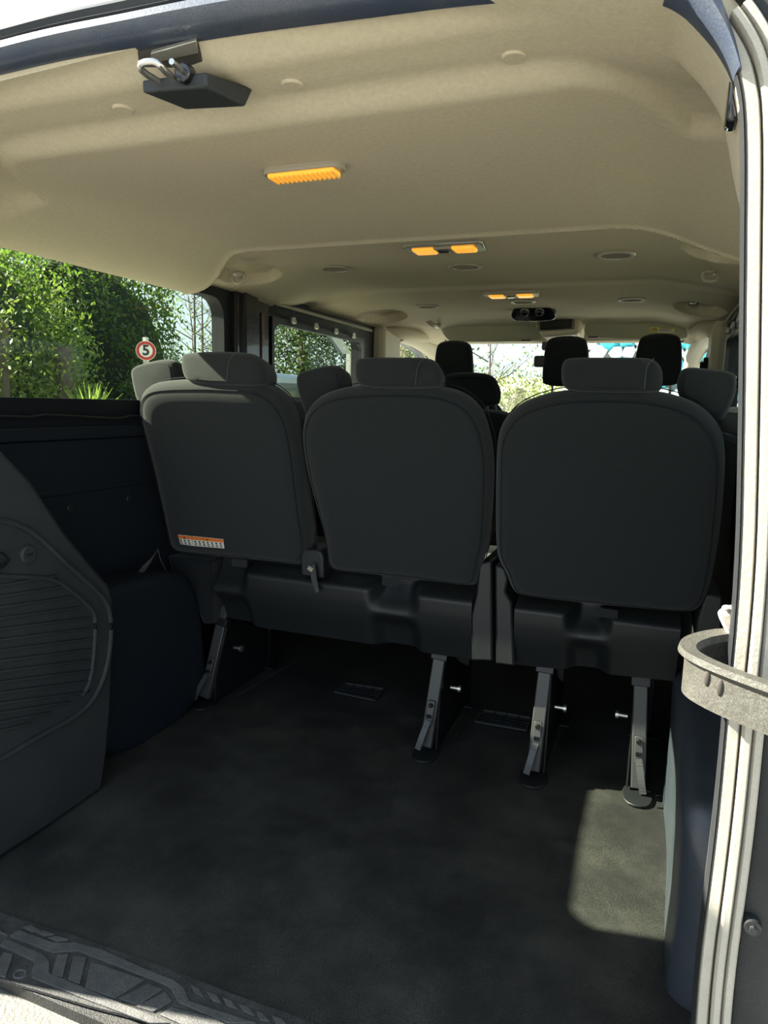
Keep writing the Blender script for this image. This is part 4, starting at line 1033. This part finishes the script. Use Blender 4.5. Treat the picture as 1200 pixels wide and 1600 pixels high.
me = D.meshes.new_from_object(tmp.evaluated_get(bpy.context.evaluated_depsgraph_get())); D.objects.remove(tmp)
o = D.objects.new('numeral', me); COL.objects.link(o); me.materials.clear(); me.materials.append(M['ink'])
xs_ = fc.cross(Vector((0, 0, 1))) * -1
mw = Matrix.Translation(c_ + fc * .012) @ Matrix((xs_, Vector((0, 0, 1)), fc)).transposed().to_4x4()
me.transform(mw); o.parent = t; o.matrix_parent_inverse = Matrix.Translation(-t.location)
# spiky palm
c_ = W_(140, 622, -4.4); c_.z -= .25; t = thing('spiky_palm', 'small fan palm with spiky leaves just above the window ledge', 'palm', (c_.x, c_.y, -.55))
bm = NB(); cyl(bm, (c_.x, c_.y, -.56), (c_.x, c_.y, c_.z + .05), .07, .05, 10); link('trunk', bm, 'bark', t)
rnd = random.Random(5)
for k in range(75):
    a = rnd.uniform(0, 6.28); el = rnd.uniform(.25, 1.35); L_ = rnd.uniform(.34, .50)
    d = Vector((math.cos(a) * math.cos(el), math.sin(a) * math.cos(el), math.sin(el))); s_ = d.cross(Vector((0, 0, 1))).normalized()
    p0 = c_; p1 = c_ + d * L_ * .55; p2 = c_ + d * L_ + Vector((0, 0, -.03))
    bm = NB(); v = [bm.verts.new(q) for q in (p0 - s_ * .005, p1 - s_ * .011, p2, p1 + s_ * .011, p0 + s_ * .005)]; bm.faces.new(v)
    link('leaf', bm, 'palm', t, smooth=False)
# trees seen through the sliding door glass
g = 'trees beyond the sliding door window'
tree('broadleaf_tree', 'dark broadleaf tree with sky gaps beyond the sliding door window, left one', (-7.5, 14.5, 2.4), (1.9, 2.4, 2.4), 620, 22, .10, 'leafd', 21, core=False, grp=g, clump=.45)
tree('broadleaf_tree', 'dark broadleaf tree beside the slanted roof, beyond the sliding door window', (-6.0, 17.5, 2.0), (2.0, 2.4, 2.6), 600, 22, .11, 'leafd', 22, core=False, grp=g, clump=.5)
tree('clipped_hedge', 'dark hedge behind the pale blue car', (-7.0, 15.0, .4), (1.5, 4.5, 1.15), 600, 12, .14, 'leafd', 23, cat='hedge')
# slanted roof canopy of a building
t = thing('slanted_canopy', 'slanted grey roof sheet on a post among the trees beyond the sliding door window', 'canopy', (-4.9, 9, -.55))
bm = NB(); q = [W_(500, 503, -4.9), W_(522, 510, -4.9), W_(550, 553, -4.9), W_(536, 553, -4.9)]
prism(bm, q, (-.10, .04, .02)); link('roof', bm, 'roofm', t, smooth=False)
bm = NB(); beam(bm, W_(545, 550, -5.2), Vector((W_(545, 550, -5.2).x, W_(545, 550, -5.2).y, -.55)), .08, .08); link('post', bm, 'post', t)
# blue car
p = W_(440, 590, -3.9); t = thing('parked_car', 'pale blue parked car seen through the sliding door window', 'car', (-3.9, p.y, -.55))
zr = W_(450, 584, -3.9).z; y0 = p.y - 1.6
y0 = p.y - .55
sil = [(y0 - .1, -.25), (y0 - .12, .45), (y0 - .05, .60), (y0 + .10, zr - .07), (y0 + .25, zr), (y0 + 2.6, zr), (y0 + 3.3, zr - .12), (y0 + 3.9, .55), (y0 + 4.6, .42), (y0 + 4.7, .1), (y0 + 4.7, -.25)]
bm = NB(); prism(bm, [Vector((-3.9, a, b)) for a, b in sil], (-1.75, 0, 0)); link('body', bm, 'carblue', t, bevel=.06)
bm = NB(); prism(bm, [Vector((-3.885, a, b)) for a, b in ((y0 + .10, .62), (y0 + .25, zr - .13), (y0 + 1.75, zr - .10), (y0 + 1.75, .58))], (-.02, 0, 0)); link('side_window', bm, 'carglass', t)
bm = NB(); prism(bm, [Vector((-3.885, a, b)) for a, b in ((y0 + 1.83, .58), (y0 + 1.83, zr - .10), (y0 + 3.0, zr - .16), (y0 + 3.5, .58))], (-.02, 0, 0)); link('side_window', bm, 'carglass', t)
for yy in (y0 + .65, y0 + 3.7):
    bm = NB(); cyl(bm, (-3.84, yy, -.22), (-4.1, yy, -.22), .33, n=28); link('wheel', bm, 'tyre', t, bevel=.03)
# ---- ahead of the windscreen
bm = NB()
def slope(u, v):
    y = 11 + 32 * v; x = (-3.0 - (y - 11) * .32) * (1 - u) + (7 + (y - 13) * .3) * u
    return Vector((x, y, -.56 + 3.0 * sstep(0, .8, v) * (1 - .35 * sstep(.2, .9, u)) + .25 * mnoise.noise(Vector((x * .6, y * .5, 1)))))
grid(bm, 60, 60, slope); tag(link('grass_slope', bm, 'grass'), 'sunlit yellow-green grassy slope ahead of the windscreen', 'hillside')
g = 'shrubs ahead of the windscreen'
tree('olive_shrub', 'pale twiggy bush at the left of the windscreen view', (-3.1, 9.5, 1.5), (.9, .9, 1.7), 260, 22, .055, 'leaf3', 31, core=False, grp=g, cat='shrub')
tree('olive_shrub', 'round pale green bush low in the middle of the windscreen view', (-2.2, 14.5, .8), (1.7, 1.2, 1.1), 420, 20, .08, 'leaf3', 32, core=False, grp=g, cat='shrub')
tree('olive_shrub', 'small fresh green shrub beside the middle front headrest', (-.60, 7.9, .78), (.19, .19, .24), 40, 12, .07, 'leaf2', 33, core=False, grp=g, cat='shrub', trunk=False)
bare('young_tree', 'bare twiggy tree in the windscreen, left of the mirror', (-2.1, 11.0, -.55), 2.6, 34)
# stone wall, white and turquoise stones
t = thing('stone_wall', 'dry stone wall of white and turquoise painted stones at the upper right of the windscreen', 'wall', (2, 9, -.55))
a0 = at(905, 505, y=9.0); a1 = at(1120, 505, y=9.0)
bm = NB(); box2(bm, (a0.x - .1, 9.15, -.56), (a1.x + .4, 9.5, 2.4)); link('mortar_core', bm, 'mortar', t)
rnd = random.Random(4); z = .35; row = 0
while z < 2.35:
    hgt = rnd.uniform(.13, .20); x = a0.x - .1 - rnd.random() * .1
    while x < a1.x + .4:
        wd = rnd.uniform(.15, .27)
        bm = NB(); pts = []
        n_ = 6; z0_ = z + rnd.uniform(-.04, .04)
        for k in range(n_):
            a = 2 * math.pi * k / n_ + rnd.uniform(-.38, .38); pts.append(Vector((x + wd / 2 + wd * .60 * math.cos(a) * rnd.uniform(.78, 1.12), 9.05, z0_ + hgt / 2 + hgt * .66 * math.sin(a) * rnd.uniform(.78, 1.12))))
        cc = sum(pts, Vector()) / n_
        A = [bm.verts.new(p + Vector((0, .12, 0))) for p in pts]; B = [bm.verts.new(p) for p in pts]; C_ = [bm.verts.new(cc + (p - cc) * .6 + Vector((0, -.05, 0))) for p in pts]
        for P_, Q_ in ((A, B), (B, C_)):
            for k in range(n_): bm.faces.new((P_[k], P_[(k + 1) % n_], Q_[(k + 1) % n_], Q_[k]))
        bm.faces.new(C_); link('stone', bm, 'stoneb' if rnd.random() < .48 else 'stonew', t)
        x += wd
    z += hgt; row += 1
